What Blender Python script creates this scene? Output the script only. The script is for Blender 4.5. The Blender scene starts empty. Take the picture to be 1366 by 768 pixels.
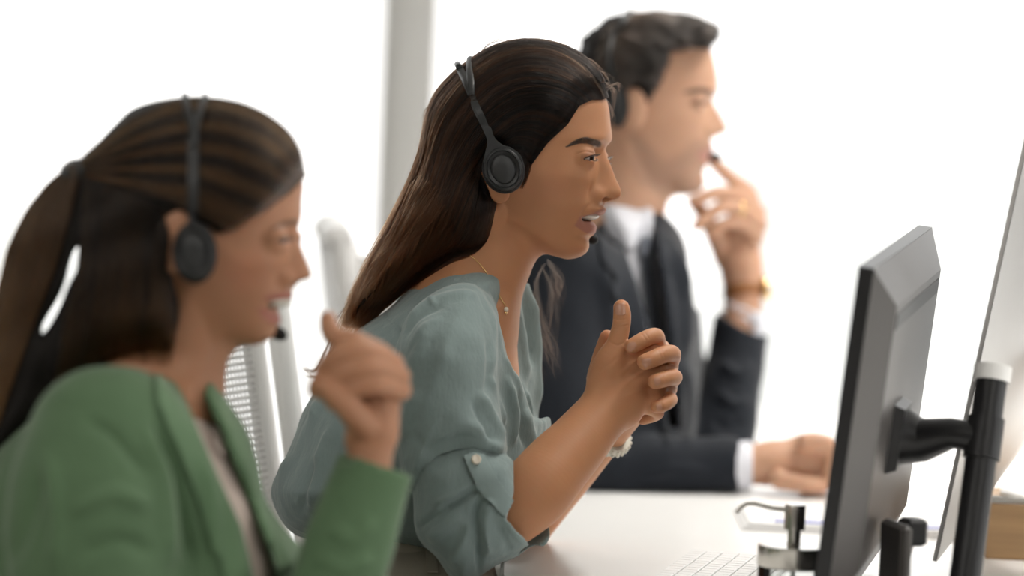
import bpy, math, random
import numpy as np
from mathutils import Vector, Matrix
from mathutils.bvhtree import BVHTree

# ------------------------------------------------------------------ camera
FPX = 4140.0                     # focal length in pixels of the 1366 x 768 frame
PITCH, ROLL = math.radians(2.68), math.radians(2.4)
CAM = np.array([0.0, 0.0, 1.171])
_r0 = np.array([1.0, 0, 0]); _u0 = np.array([0, math.sin(PITCH), math.cos(PITCH)])
FWD = np.array([0, math.cos(PITCH), -math.sin(PITCH)])
RGT = _r0 * math.cos(ROLL) + _u0 * math.sin(ROLL)
UPV = _u0 * math.cos(ROLL) - _r0 * math.sin(ROLL)
scene = bpy.context.scene
col = scene.collection
cam_d = bpy.data.cameras.new('camera'); cam = bpy.data.objects.new('camera', cam_d); col.objects.link(cam)
cam.matrix_world = Matrix(((RGT[0], UPV[0], -FWD[0], CAM[0]), (RGT[1], UPV[1], -FWD[1], CAM[1]), (RGT[2], UPV[2], -FWD[2], CAM[2]), (0, 0, 0, 1)))
cam_d.sensor_width = 36.0; cam_d.lens = FPX / 1366 * 36.0
cam_d.clip_start = 0.05; cam_d.clip_end = 500
cam_d.dof.use_dof = True; cam_d.dof.focus_distance = 3.21; cam_d.dof.aperture_fstop = 2.2
cam_d.dof.aperture_blades = 0
scene.camera = cam

# ------------------------------------------------------------------ sky, added lights, exposure
world = bpy.data.worlds.new('sky'); scene.world = world; world.use_nodes = True
wn = world.node_tree; wn.nodes.clear()
w_out = wn.nodes.new('ShaderNodeOutputWorld'); w_bg = wn.nodes.new('ShaderNodeBackground')
w_tc = wn.nodes.new('ShaderNodeTexCoord'); w_sep = wn.nodes.new('ShaderNodeSeparateXYZ'); w_r = wn.nodes.new('ShaderNodeValToRGB')
wn.links.new(w_tc.outputs['Generated'], w_sep.inputs[0]); wn.links.new(w_sep.outputs['Z'], w_r.inputs[0])
w_r.color_ramp.elements[0].position = 0.0; w_r.color_ramp.elements[0].color = (1.0, 0.985, 0.96, 1)
w_r.color_ramp.elements[1].position = 0.9; w_r.color_ramp.elements[1].color = (0.93, 0.97, 1.0, 1)
wn.links.new(w_r.outputs[0], w_bg.inputs[0]); w_bg.inputs[1].default_value = 1.9
wn.links.new(w_bg.outputs[0], w_out.inputs[0])

def area_lamp(name, loc, rot, sx, sy, power, colr=(1, 0.96, 0.9)):
    l = bpy.data.lights.new(name, 'AREA'); l.shape = 'RECTANGLE'; l.size = sx; l.size_y = sy; l.energy = power; l.color = colr
    o = bpy.data.objects.new(name, l); o.location = loc; o.rotation_euler = rot; col.objects.link(o)
    return o
for lx, ly in ((1.2, 3.5), (1.2, 4.4), (1.2, 5.3)):
    lamp = area_lamp('added_light', (lx, ly, 2.93), (0, 0, 0), .3, .9, 15)      # unseen lights added to brighten the desk top and the faces
    lamp.data.spread = math.radians(105)
for lx, ly in ((-1.9, .4), (1.6, -.2)):
    area_lamp('added_light', (lx, ly, 2.93), (0, 0, 0), 1.2, .3, 32)  # unseen fill added to lift the camera side
scene.view_settings.view_transform = 'Standard'; scene.view_settings.look = 'None'
scene.view_settings.exposure = 0.12; scene.view_settings.gamma = 1.0
scene.view_settings.use_curve_mapping = False

# ------------------------------------------------------------------ helpers: points
def C3(px, py, d):
    """a point at depth d (m along the view axis) in metric view axes"""
    return np.array([(px - 683.0) / FPX * d, -(py - 384.0) / FPX * d, d])
def to_world(P):
    P = np.asarray(P, float)
    return CAM + P[..., 0:1] * RGT + P[..., 1:2] * UPV + P[..., 2:3] * FWD
def to_view(P):
    Q = np.asarray(P, float) - CAM
    return np.stack([Q @ RGT, Q @ UPV, Q @ FWD], -1)
def W3(px, py, d): return to_world(C3(px, py, d))
def proj(V):
    return 683.0 + FPX * V[..., 0] / V[..., 2], 384.0 - FPX * V[..., 1] / V[..., 2]

# ------------------------------------------------------------------ helpers: objects
def tag(o, label=None, cat=None, group=None, kind=None):
    if label: o['label'] = label
    if cat: o['category'] = cat
    if group: o['group'] = group
    if kind: o['kind'] = kind
    return o
def mesh_obj(name, V, F, mat=None, parent=None, smooth=True, attrs=None):
    me = bpy.data.meshes.new(name)
    V = np.asarray(V, np.float32)
    if isinstance(F, np.ndarray):
        n = F.shape[1]
        me.vertices.add(len(V)); me.vertices.foreach_set('co', V.ravel())
        me.loops.add(F.size); me.loops.foreach_set('vertex_index', F.astype(np.int32).ravel())
        me.polygons.add(len(F)); me.polygons.foreach_set('loop_start', np.arange(0, F.size, n, dtype=np.int32))
        me.polygons.foreach_set('loop_total', np.full(len(F), n, np.int32))
        me.update(calc_edges=True)
    else:
        me.from_pydata([tuple(map(float, v)) for v in V], [], [list(map(int, f)) for f in F])
    me.validate()
    if smooth:
        me.polygons.foreach_set('use_smooth', np.ones(len(me.polygons), bool))
    if attrs:
        for k, a in attrs.items():
            at = me.color_attributes.new(k, 'FLOAT_COLOR', 'POINT')
            at.data.foreach_set('color', np.asarray(a, np.float32).ravel())
    if mat: me.materials.append(mat)
    o = bpy.data.objects.new(name, me); col.objects.link(o)
    if parent: o.parent = parent
    return o
class MB:
    """collects quads/ngons of boxes, tubes, lathes in world metres; build() links ONE mesh"""
    def __init__(self): self.v = []; self.f = []
    def add(self, V, F):
        n = len(self.v); self.v.extend([tuple(map(float, p)) for p in V]); self.f.extend([[i + n for i in f] for f in F]); return self
    def box(self, c, s, ax=None, bev=0.0):
        c = np.asarray(c, float); s = np.asarray(s, float) / 2
        A = np.eye(3) if ax is None else np.asarray(ax, float)
        if bev <= 0:
            V = [c + A.T @ (s * np.array(k)) for k in ((-1,-1,-1),(1,-1,-1),(1,1,-1),(-1,1,-1),(-1,-1,1),(1,-1,1),(1,1,1),(-1,1,1))]
            return self.add(V, [(3,2,1,0),(4,5,6,7),(0,1,5,4),(1,2,6,5),(2,3,7,6),(3,0,4,7)])
        # chamfered box: three rings
        V = []; F = []
        def ring(z, ins):
            x, y = s[0] - ins, s[1] - ins; b = min(bev, x * .9, y * .9)
            P = [(-x + b, -y), (x - b, -y), (x, -y + b), (x, y - b), (x - b, y), (-x + b, y), (-x, y - b), (-x, -y + b)]
            return [c + A.T @ np.array([p[0], p[1], z]) for p in P]
        for z, ins in ((-s[2], bev), (-s[2] + bev, 0), (s[2] - bev, 0), (s[2], bev)): V += ring(z, ins)
        F.append(list(range(7, -1, -1))); F.append(list(range(24, 32)))
        for k in range(3):
            for i in range(8):
                j = (i + 1) % 8; F.append((k*8 + i, k*8 + j, k*8 + 8 + j, k*8 + 8 + i))
        return self.add(V, F)
    def tube(self, pts, r, n=12, caps=True, flat=1.0, up=None):
        pts = [np.asarray(p, float) for p in pts]; m = len(pts)
        rr = r if hasattr(r, '__len__') else [r] * m
        V = []; F = []; prev = None
        for i in range(m):
            t = pts[min(i + 1, m - 1)] - pts[max(i - 1, 0)]; t /= np.linalg.norm(t) + 1e-12
            if up is not None: a = np.cross(np.asarray(up, float), t)
            elif prev is not None: a = prev - t * prev.dot(t)
            else: a = np.cross(t, (0, 0, 1.0)) if abs(t[2]) < .9 else np.cross(t, (1.0, 0, 0))
            a /= np.linalg.norm(a) + 1e-12; prev = a; b = np.cross(t, a)
            for k in range(n):
                th = 2 * math.pi * k / n
                V.append(pts[i] + rr[i] * (math.cos(th) * a + flat * math.sin(th) * b))
        for i in range(m - 1):
            for k in range(n):
                l = (k + 1) % n; F.append((i*n + k, i*n + l, i*n + n + l, i*n + n + k))
        if caps: F.append(list(range(n - 1, -1, -1))); F.append(list(range((m - 1) * n, m * n)))
        return self.add(V, F)
    def lathe(self, c, prof, n=40, ax=None):
        """prof: (radius, height) pairs, bottom to top, round ax[2]"""
        A = np.eye(3) if ax is None else np.asarray(ax, float); c = np.asarray(c, float)
        V = []; F = []
        for r, h in prof:
            for k in range(n):
                th = 2 * math.pi * k / n
                V.append(c + A.T @ np.array([max(r, 1e-5) * math.cos(th), max(r, 1e-5) * math.sin(th), h]))
        for i in range(len(prof) - 1):
            for k in range(n):
                l = (k + 1) % n; F.append((i*n + k, i*n + l, i*n + n + l, i*n + n + k))
        F.append(list(range(n - 1, -1, -1))); F.append(list(range((len(prof) - 1) * n, len(prof) * n)))
        return self.add(V, F)
    def build(self, name, mat=None, parent=None, smooth=False, angle=None):
        o = mesh_obj(name, self.v, self.f, mat, parent, smooth)
        if angle:
            o.data.polygons.foreach_set('use_smooth', np.ones(len(o.data.polygons), bool))
            o.data.set_sharp_from_angle(angle=math.radians(angle))
        return o
def empty(name, loc):
    o = bpy.data.objects.new(name, None); o.location = Vector([float(x) for x in loc]); o.empty_display_size = .1; col.objects.link(o); return o
def adopt(root, *obs):
    """parents obs to root and keeps them where they stand"""
    bpy.context.view_layer.update()
    for o in obs:
        o.parent = root; o.matrix_parent_inverse = root.matrix_world.inverted()

# ------------------------------------------------------------------ materials
def pmat(name, base, rough=.5, metal=0.0, noise=0.0, nscale=30, bump=0.0, bscale=200, bdist=.001, sss=0.0, sheen=0.0, spec=.5, stretch=None, coat=0.0, attr=None, trans=0.0, ior=1.45):
    m = bpy.data.materials.new(name); m.use_nodes = True; nt = m.node_tree
    b = nt.nodes['Principled BSDF']
    def S(k, v):
        if k in b.inputs: b.inputs[k].default_value = v
    S('Base Color', (*base, 1)); S('Roughness', rough); S('Metallic', metal); S('Specular IOR Level', spec); S('Coat Weight', coat)
    S('Transmission Weight', trans); S('IOR', ior)
    if sheen: S('Sheen Weight', sheen); S('Sheen Roughness', .4)
    if sss:
        S('Subsurface Weight', sss); S('Subsurface Radius', (1.0, .35, .18)); S('Subsurface Scale', .008)
    tc = nt.nodes.new('ShaderNodeTexCoord'); mp = nt.nodes.new('ShaderNodeMapping'); nt.links.new(tc.outputs['Object'], mp.inputs[0])
    if stretch: mp.inputs['Scale'].default_value = stretch
    src = None
    if attr:
        at = nt.nodes.new('ShaderNodeVertexColor'); at.layer_name = attr; src = at.outputs[0]
        nt.links.new(src, b.inputs['Base Color'])
    if noise:
        n = nt.nodes.new('ShaderNodeTexNoise'); n.inputs['Scale'].default_value = nscale; n.inputs['Detail'].default_value = 5
        nt.links.new(mp.outputs[0], n.inputs['Vector'])
        r = nt.nodes.new('ShaderNodeMapRange'); r.inputs['To Min'].default_value = 1 - noise; r.inputs['To Max'].default_value = 1 + noise
        nt.links.new(n.outputs['Fac'], r.inputs['Value'])
        mx = nt.nodes.new('ShaderNodeMix'); mx.data_type = 'RGBA'; mx.blend_type = 'MULTIPLY'; mx.inputs[0].default_value = 1
        if src: nt.links.new(src, mx.inputs[6])
        else: mx.inputs[6].default_value = (*base, 1)
        nt.links.new(r.outputs[0], mx.inputs[7]); nt.links.new(mx.outputs[2], b.inputs['Base Color'])
    if bump:
        n2 = nt.nodes.new('ShaderNodeTexNoise'); n2.inputs['Scale'].default_value = bscale; n2.inputs['Detail'].default_value = 4
        nt.links.new(mp.outputs[0], n2.inputs['Vector'])
        bp = nt.nodes.new('ShaderNodeBump'); bp.inputs['Strength'].default_value = bump; bp.inputs['Distance'].default_value = bdist
        nt.links.new(n2.outputs['Fac'], bp.inputs['Height']); nt.links.new(bp.outputs[0], b.inputs['Normal'])
    return m
def glass_mat(name, tint=(1, 1, 1), refl=.06):
    m = bpy.data.materials.new(name); m.use_nodes = True; nt = m.node_tree; nt.nodes.clear()
    o = nt.nodes.new('ShaderNodeOutputMaterial'); t = nt.nodes.new('ShaderNodeBsdfTransparent'); t.inputs[0].default_value = (*tint, 1)
    g = nt.nodes.new('ShaderNodeBsdfGlossy'); g.inputs['Roughness'].default_value = .02
    f = nt.nodes.new('ShaderNodeFresnel'); f.inputs['IOR'].default_value = 1.4
    mx = nt.nodes.new('ShaderNodeMixShader'); nt.links.new(f.outputs[0], mx.inputs[0]); nt.links.new(t.outputs[0], mx.inputs[1]); nt.links.new(g.outputs[0], mx.inputs[2])
    nt.links.new(mx.outputs[0], o.inputs[0]); return m
def hair_mat(name, c_dark, c_light, rough=.35, root=None, ior=1.55):
    """strand material: colour varies from strand to strand and from root to tip"""
    m = bpy.data.materials.new(name); m.use_nodes = True; nt = m.node_tree; nt.nodes.clear()
    o = nt.nodes.new('ShaderNodeOutputMaterial'); h = nt.nodes.new('ShaderNodeBsdfHairPrincipled')
    h.model = 'CHIANG'; h.parametrization = 'COLOR'
    h.inputs['Roughness'].default_value = rough; h.inputs['IOR'].default_value = ior; h.inputs['Radial Roughness'].default_value = .45
    hi = nt.nodes.new('ShaderNodeHairInfo')
    r = nt.nodes.new('ShaderNodeValToRGB'); r.color_ramp.elements[0].color = (*c_dark, 1); r.color_ramp.elements[1].color = (*c_light, 1)
    if root:
        at = nt.nodes.new('ShaderNodeAttribute'); at.attribute_name = 'tone'
        nt.links.new(at.outputs['Fac'], r.inputs[0])
    else:
        nt.links.new(hi.outputs['Random'], r.inputs[0])
    nt.links.new(r.outputs[0], h.inputs['Color']); nt.links.new(h.outputs[0], o.inputs[0])
    return m
M = {}
M['wall'] = pmat('white wall paint', (.80, .79, .77), .8, bump=.1, bscale=150)
M['wall_back'] = pmat('mid grey wall paint', (.42, .41, .40), .8, bump=.1, bscale=150)
M['ceiling'] = pmat('white ceiling', (.82, .82, .80), .9, bump=.05)
M['floor'] = pmat('pale floor', (.46, .44, .41), .45, noise=.08, nscale=3)
M['frame'] = pmat('light grey window frame', (.88, .88, .86), .5, bump=.03)
M['glass'] = glass_mat('window glass')
M['desk'] = pmat('white desk laminate', (.93, .925, .915), .30, noise=.015, nscale=8, bump=.02, bscale=400)
M['white'] = pmat('white plastic', (.88, .875, .86), .4, bump=.02)
M['lightgrey'] = pmat('light grey plastic', (.52, .51, .48), .5, bump=.04)
M['black'] = pmat('matt black plastic', (.012, .012, .013), .38, bump=.03)
M['darkgrey'] = pmat('dark grey plastic', (.030, .031, .032), .42, bump=.05, bscale=900)
M['cup'] = pmat('charcoal plastic', (.016, .0165, .017), .38, bump=.03)
M['pad'] = pmat('black foam pad', (.010, .010, .011), .7, bump=.2, bscale=900)
M['steel'] = pmat('brushed steel', (.55, .53, .49), .22, 1.0, noise=.05, nscale=200, stretch=(1, 1, .02))
M['silver'] = pmat('silver aluminium', (.62, .61, .60), .38, .85, noise=.02)
M['gunmetal'] = pmat('grey monitor shell', (.070, .064, .060), .36, bump=.02, spec=.5)
M['gold'] = pmat('gold', (.80, .55, .24), .22, 1.0, noise=.03)
M['wood'] = pmat('bamboo wood', (.52, .33, .17), .5, noise=.22, nscale=6, stretch=(1, 1, 22), bump=.08)
M['paper'] = pmat('white paper', (.86, .86, .86), .7, bump=.02)
M['blue'] = pmat('blue card edge', (.07, .10, .50), .6, bump=.02)
M['clear'] = glass_mat('clear jar glass', (.97, .98, .98))
M['liquid'] = pmat('pale liquid soap', (.80, .78, .72), .2, noise=.02)
# ------------------------------------------------------------------ implicit-surface modeller (metres, view axes)
f4 = np.float32
def sd_poly(P, poly):
    """signed distance (negative inside) from 2D points P (N,2) to a polygon"""
    poly = np.asarray(poly, float); d = np.full(len(P), 1e18); s = np.zeros(len(P), bool)
    X = np.ascontiguousarray(P[:, 0]); Y = np.ascontiguousarray(P[:, 1]); n = len(poly)
    for i in range(n):
        a = poly[i]; e = poly[(i + 1) % n] - a; x = X - a[0]; y = Y - a[1]
        t = np.clip((x*e[0] + y*e[1]) / (e @ e + 1e-12), 0, 1)
        d = np.minimum(d, (x - t*e[0])**2 + (y - t*e[1])**2)
        if e[1] != 0: s ^= ((y >= 0) != (y >= e[1])) & (x < y * (e[0] / e[1]))
    d = np.sqrt(d); return np.where(s, -d, d)
def spl(pts, n=8, closed=False):
    """Catmull-Rom through pts"""
    P = np.asarray(pts, float); m = len(P); out = []
    for i in range(m if closed else m - 1):
        if closed: a, b, c, d = P[(i-1) % m], P[i], P[(i+1) % m], P[(i+2) % m]
        else: a, b, c, d = P[max(i-1, 0)], P[i], P[i+1], P[min(i+2, m-1)]
        for k in range(n):
            t = k / n
            out.append(.5 * ((2*b) + (c-a)*t + (2*a-5*b+4*c-d)*t*t + (3*b-a-3*c+d)*t**3))
    if not closed: out.append(P[-1])
    return np.array(out)
class Sheet:
    """2D signed distance to a polygon (pixels), sampled on a grid"""
    def __init__(self, poly, smooth=True, step=2.0, pad=40, sub=5):
        P = spl(poly, sub, True) if smooth else np.asarray(poly, float)
        self.lo = P.min(0) - pad; self.hi = P.max(0) + pad; self.st = step
        nx, ny = (np.ceil((self.hi - self.lo) / step).astype(int) + 1)
        gx, gy = np.meshgrid(self.lo[0] + np.arange(nx) * step, self.lo[1] + np.arange(ny) * step, indexing='ij')
        self.g = sd_poly(np.stack([gx.ravel(), gy.ravel()], 1), P).reshape(nx, ny).astype(f4); self.n = (nx, ny)
    def __call__(self, x, y):
        u = (x - self.lo[0]) / self.st; v = (y - self.lo[1]) / self.st
        uc = np.clip(u, 0, self.n[0] - 1.001); vc = np.clip(v, 0, self.n[1] - 1.001)
        i = uc.astype(int); j = vc.astype(int); a = uc - i; b = vc - j; g = self.g
        r = (g[i, j]*(1-a) + g[i+1, j]*a)*(1-b) + (g[i, j+1]*(1-a) + g[i+1, j+1]*a)*b
        return r + np.hypot(u - uc, v - vc) * self.st
def smin(a, b, k):
    if k <= 0: return np.minimum(a, b)
    h = np.maximum(k - np.abs(a - b), 0) / k
    return np.minimum(a, b) - h*h*k*.25
def smax(a, b, k): return -smin(-a, -b, k)
class Field:
    def __init__(self): self.ops = []
    def u(self, prim, k=.0): self.ops.append(('u', prim, k)); return self
    def s(self, prim, k=.0): self.ops.append(('s', prim, k)); return self
    def i(self, prim, k=.0): self.ops.append(('i', prim, k)); return self
    def __call__(self, P, cull=None):
        f = np.full(len(P), 1.0, f4)
        for op, (fn, c, R), k in self.ops:
            if cull is not None and c is not None and op != 'i':
                if np.linalg.norm(cull[0] - c) - R - cull[1] > max(.02, k): continue
            g = fn(P)
            if op == 'u': f = smin(f, g, k)
            elif op == 's': f = smax(f, -g, k)
            else: f = smax(f, g, k)
        return f
import time as _t
_T0 = _t.perf_counter()
def tick(s): print('TICK %-14s %.1f' % (s, _t.perf_counter() - _T0), flush=True)
def cap(a, b, ra, rb=None):
    a = np.asarray(a, f4); b = np.asarray(b, f4); rb = ra if rb is None else rb; e = b - a; l2 = float(e @ e) + 1e-12
    def fn(P):
        w = P - a; t = np.clip((w @ e) / l2, 0, 1)
        q = w - t[:, None] * e
        return np.sqrt((q*q).sum(1)) - (ra + (rb - ra) * t)
    return fn, (a + b) / 2, float(np.sqrt(l2)) / 2 + max(ra, rb)
def chain(pts, rad, n=4, flat=None):
    """smooth limb through pts (view metres) with radii rad; flat=(axis, factor) squashes along an axis"""
    Q = spl(np.column_stack([np.asarray(pts, float), rad]), n)
    A = Q[:, :3].astype(f4); R = Q[:, 3].astype(f4)
    c = (A.min(0) + A.max(0)) / 2; rr = float(np.linalg.norm(A - c, axis=1).max() + R.max())
    ax = None
    if flat is not None: ax = np.asarray(flat[0], f4); ax = ax / np.linalg.norm(ax); fk = f4(1 / flat[1] - 1)
    mid = (A[1:] + A[:-1]) / 2; hl = np.linalg.norm(A[1:] - A[:-1], axis=1) / 2 + np.maximum(R[1:], R[:-1])
    def fn(P):
        d = np.full(len(P), 9.0, f4)
        X, Y, Z = (np.ascontiguousarray(P[:, k]) for k in range(3))
        gc = np.array([(v.min() + v.max()) / 2 for v in (X, Y, Z)]); gr = np.linalg.norm(np.array([v.max() - v.min() for v in (X, Y, Z)])) / 2
        dm = np.linalg.norm(mid - gc, axis=1); ub = (dm + gr).min() - R.min(); stretch = 1.0 if ax is None else max(1.0, 1 / flat[1])
        for i in np.flatnonzero(dm - gr - hl <= ub * stretch + 1e-4):
            a, b = A[i], A[i+1]; e = b - a; l2 = float(e @ e) + 1e-12
            x = X - a[0]; y = Y - a[1]; z = Z - a[2]
            t = (x*e[0] + y*e[1] + z*e[2]) * f4(1 / l2); np.clip(t, 0, 1, out=t)
            x -= t*e[0]; y -= t*e[1]; z -= t*e[2]
            q = x*x + y*y + z*z
            if ax is not None: q += (x*ax[0] + y*ax[1] + z*ax[2])**2 * ((1 + fk)**2 - 1)
            np.sqrt(q, out=q); q -= R[i] + (R[i+1]-R[i])*t
            np.minimum(d, q, out=d)
        return d if ax is None else d * .8
    return fn, c, rr
def ell(c, rad, rot=None):
    c = np.asarray(c, f4); r = np.asarray(rad, f4); A = None if rot is None else np.asarray(rot, f4)
    def fn(P):
        w = P - c
        if A is not None: w = w @ A.T
        w = w / r; x, y, z = w[:, 0], w[:, 1], w[:, 2]
        k0 = np.sqrt(x*x + y*y + z*z); x = x / r[0]; y = y / r[1]; z = z / r[2]
        return k0 * (k0 - 1) / np.maximum(np.sqrt(x*x + y*y + z*z), 1e-6)
    return fn, c, float(max(rad))
def inflate(poly, d0, T, R, smooth=True, tilt=(0, 0), Tf=None, df=None):
    """rounded solid whose outline from the photograph's side is poly (px): half thickness T, edge rounding R (m).
    df(px,py): centre depth, Tf(px,py): thickness factor"""
    sh = Sheet(poly, smooth); Pp = np.asarray(poly, float); cc = (Pp.min(0) + Pp.max(0)) / 2
    rad = np.linalg.norm((Pp.max(0) - Pp.min(0)) / 2) / FPX * d0 + T * 1.3 + .02
    def fn(P):
        D = P[:, 2]; x = 683 + FPX * P[:, 0] / D; y = 384 - FPX * P[:, 1] / D
        s = d0 / FPX; di = -sh(x, y) * s
        dc = d0 + tilt[0] * (x - cc[0]) * s + tilt[1] * (y - cc[1]) * s
        if df is not None: dc = df(x, y)
        t = T if Tf is None else T * Tf(x, y)
        q = np.maximum(R - di, 0) / R
        g = np.sqrt(q*q + ((D - dc) / t)**2)
        return ((g - 1) * min(R, T)).astype(f4)
    return fn, C3(cc[0], cc[1], d0).astype(f4), rad
def prism(poly, dlo, dhi, d0, smooth=False):
    sh = Sheet(poly, smooth); Pp = np.asarray(poly, float); cc = (Pp.min(0) + Pp.max(0)) / 2
    def fn(P):
        D = P[:, 2]; x = 683 + FPX * P[:, 0] / D; y = 384 - FPX * P[:, 1] / D
        return np.maximum(sh(x, y) * (d0 / FPX), np.maximum(dlo - D, D - dhi)).astype(f4)
    rad = np.linalg.norm((Pp.max(0) - Pp.min(0)) / 2) / FPX * d0 + (dhi - dlo) / 2
    c = C3(cc[0], cc[1], d0); c[2] = (dlo + dhi) / 2
    return fn, c.astype(f4), rad + .02

def mesh_field(F, lo, hi, h, B=16, slack=1.7):
    """surface nets on the blocks the surface passes through; returns view-space verts and quads"""
    lo = np.asarray(lo, float); hi = np.asarray(hi, float)
    nb = np.ceil((hi - lo) / (h * B)).astype(int)
    bi = np.stack(np.meshgrid(*[np.arange(k) for k in nb], indexing='ij'), -1).reshape(-1, 3)
    cen = (lo + (bi + .5) * h * B).astype(f4)
    v = np.concatenate([F(cen[i:i+200000]) for i in range(0, len(cen), 200000)])
    act = bi[np.abs(v) < h * B * .866 * slack + .002]
    # near-surface blocks only; group them in space
    key = (act // 2); o = np.lexsort((key[:, 2], key[:, 1], key[:, 0])); act = act[o]; key = key[o]
    g = np.stack(np.meshgrid(*[np.arange(B + 1)] * 3, indexing='ij'), -1).reshape(-1, 3)
    brk = np.flatnonzero(np.any(np.diff(key, axis=0) != 0, axis=1)) + 1
    groups = np.split(np.arange(len(act)), brk) if len(act) else []
    N = (nb * B + 2).astype(np.int64)
    ck, cv, quads = [], [], []
    for ids in groups:
        base = act[ids] * B
        idx = base[:, None, :] + g[None]
        P = (lo + idx.reshape(-1, 3) * h).astype(f4)
        c = (P.min(0) + P.max(0)) / 2; R = np.linalg.norm(P.max(0) - c)
        val = F(P, (c, R)).reshape(len(ids), B + 1, B + 1, B + 1)
        neg = val < 0
        cnt = np.zeros((len(ids), B, B, B), np.int8)
        for a in (0, 1):
            for b in (0, 1):
                for d in (0, 1): cnt += neg[:, a:a+B, b:b+B, d:d+B]
        I = np.argwhere((cnt > 0) & (cnt < 8))
        if len(I) == 0: continue
        corner = {}
        for a in (0, 1):
            for b in (0, 1):
                for d in (0, 1): corner[a, b, d] = val[I[:, 0], I[:, 1]+a, I[:, 2]+b, I[:, 3]+d]
        acc = np.zeros((len(I), 3)); n = np.zeros(len(I))
        for ax in range(3):
            for a in (0, 1):
                for b in (0, 1):
                    p0 = [0, 0, 0]; oth = [k for k in range(3) if k != ax]; p0[oth[0]] = a; p0[oth[1]] = b; p1 = list(p0); p1[ax] = 1
                    A = corner[tuple(p0)]; Bv = corner[tuple(p1)]; m = (A < 0) != (Bv < 0)
                    t = np.where(m, A / np.where(m, A - Bv, 1), 0)
                    pos = np.zeros((len(I), 3)); pos[:, oth[0]] = a; pos[:, oth[1]] = b; pos[:, ax] = t
                    acc += pos * m[:, None]; n += m
        cell = base[I[:, 0]] + I[:, 1:]
        ck.append((cell[:, 0] * N[1] + cell[:, 1]) * N[2] + cell[:, 2]); cv.append(lo + (cell + acc / n[:, None]) * h)
        c0 = corner[0, 0, 0] < 0
        for ax in range(3):
            e = [0, 0, 0]; e[ax] = 1; m = c0 != (corner[tuple(e)] < 0)
            if not m.any(): continue
            cc = cell[m]; fl = c0[m]; o1, o2 = [(1, 2), (2, 0), (0, 1)][ax]
            d1 = np.zeros(3, int); d1[o1] = 1; d2 = np.zeros(3, int); d2[o2] = 1
            q = np.stack([cc - d1 - d2, cc - d2, cc, cc - d1], 1)
            q[~fl] = q[~fl][:, ::-1]
            quads.append((q[..., 0] * N[1] + q[..., 1]) * N[2] + q[..., 2])
    ck = np.concatenate(ck); cv = np.concatenate(cv); quads = np.concatenate(quads)
    uk, ui = np.unique(ck, return_index=True); V = cv[ui]
    J = np.searchsorted(uk, quads); J = np.clip(J, 0, len(uk) - 1)
    ok = (uk[J] == quads).all(1)
    return V, J[ok]
def vnormals(V, Fq):
    n = np.cross(V[Fq[:, 2]] - V[Fq[:, 0]], V[Fq[:, 3]] - V[Fq[:, 1]])
    out = np.zeros_like(V)
    for k in range(4): np.add.at(out, Fq[:, k], n)
    return out / (np.linalg.norm(out, axis=1, keepdims=True) + 1e-12)
def relax(V, Fq, it=1, lam=.5):
    for _ in range(it):
        s = np.zeros_like(V); c = np.zeros(len(V))
        for k in range(4):
            a = Fq[:, k]; b = Fq[:, (k + 1) % 4]
            np.add.at(s, a, V[b]); np.add.at(c, a, 1)
        V = V + lam * (s / np.maximum(c, 1)[:, None] - V)
    return V
def line_dist(x, y, pts):
    pts = np.asarray(pts, float); d = np.full(len(x), 1e9); tt = np.zeros(len(x)); L = 0
    seg = np.linalg.norm(np.diff(pts, axis=0), axis=1); tot = seg.sum(); sg = np.zeros(len(x))
    for i in range(len(pts) - 1):
        a = pts[i]; e = pts[i+1] - a; t = np.clip(((x - a[0])*e[0] + (y - a[1])*e[1]) / (e @ e + 1e-9), 0, 1)
        qx = x - a[0] - t*e[0]; qy = y - a[1] - t*e[1]; q = np.hypot(qx, qy); m = q < d
        d[m] = q[m]; tt[m] = (L + t[m]*seg[i]) / tot; sg[m] = (e[0]*qy[m] - e[1]*qx[m]) / (seg[i] + 1e-9); L += seg[i]
    return d, tt, sg
def folds(V, Fq, lines, front=True):
    """raise or sink the cloth along fold lines: (points px, height m, width px[, kind])  kind 'r' ridge, 'g' groove, 's' step"""
    N = vnormals(V, Fq); x, y = proj(V); face = np.clip(-(N[:, 2]) * 3, 0, 1)
    off = np.zeros(len(V))
    for ln in lines:
        pts, hgt, wid = ln[0], ln[1], ln[2]; kind = ln[3] if len(ln) > 3 else 'r'
        P = spl(pts, 5); lo = P.min(0) - wid*4; hi = P.max(0) + wid*4
        m = (x > lo[0]) & (x < hi[0]) & (y > lo[1]) & (y < hi[1]) & (face > 0)
        if not m.any(): continue
        d, t, sg = line_dist(x[m], y[m], P)
        end = np.clip(np.minimum(t, 1 - t) * 5, 0, 1) if not (len(ln) > 4 and ln[4]) else np.ones(len(t))
        if kind == 's': w = np.where(sg > 0, 1, 0) * np.exp(-(d / wid)**2 * .5) * np.clip(d / 1.5, 0, 1)
        else: w = np.exp(-(d / wid)**2)
        off[m] += hgt * w * end * face[m]
    return V + N * off[:, None]
def wobble(V, amp, scale, seed=0):
    """smooth pseudo-random offsets, one value per vertex"""
    rs = np.random.RandomState(seed); o = np.zeros(len(V))
    for k in range(10):
        w = rs.normal(size=3) * scale; o += np.sin(V @ w + rs.uniform(0, 6.3)) / 10 ** .5
    return o * amp
def bvh_of(V, Fq):
    return BVHTree.FromPolygons(V.tolist(), Fq.tolist(), all_triangles=False)
def hit(bvh, px, py, dmin=0.5):
    """first surface point behind pixel (px,py), view axes"""
    d = C3(px, py, 1.0); d = d / np.linalg.norm(d)
    h = bvh.ray_cast(Vector(d * dmin), Vector(d))
    return (np.array(h[0]), np.array(h[1])) if h[0] is not None else (None, None)
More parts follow.
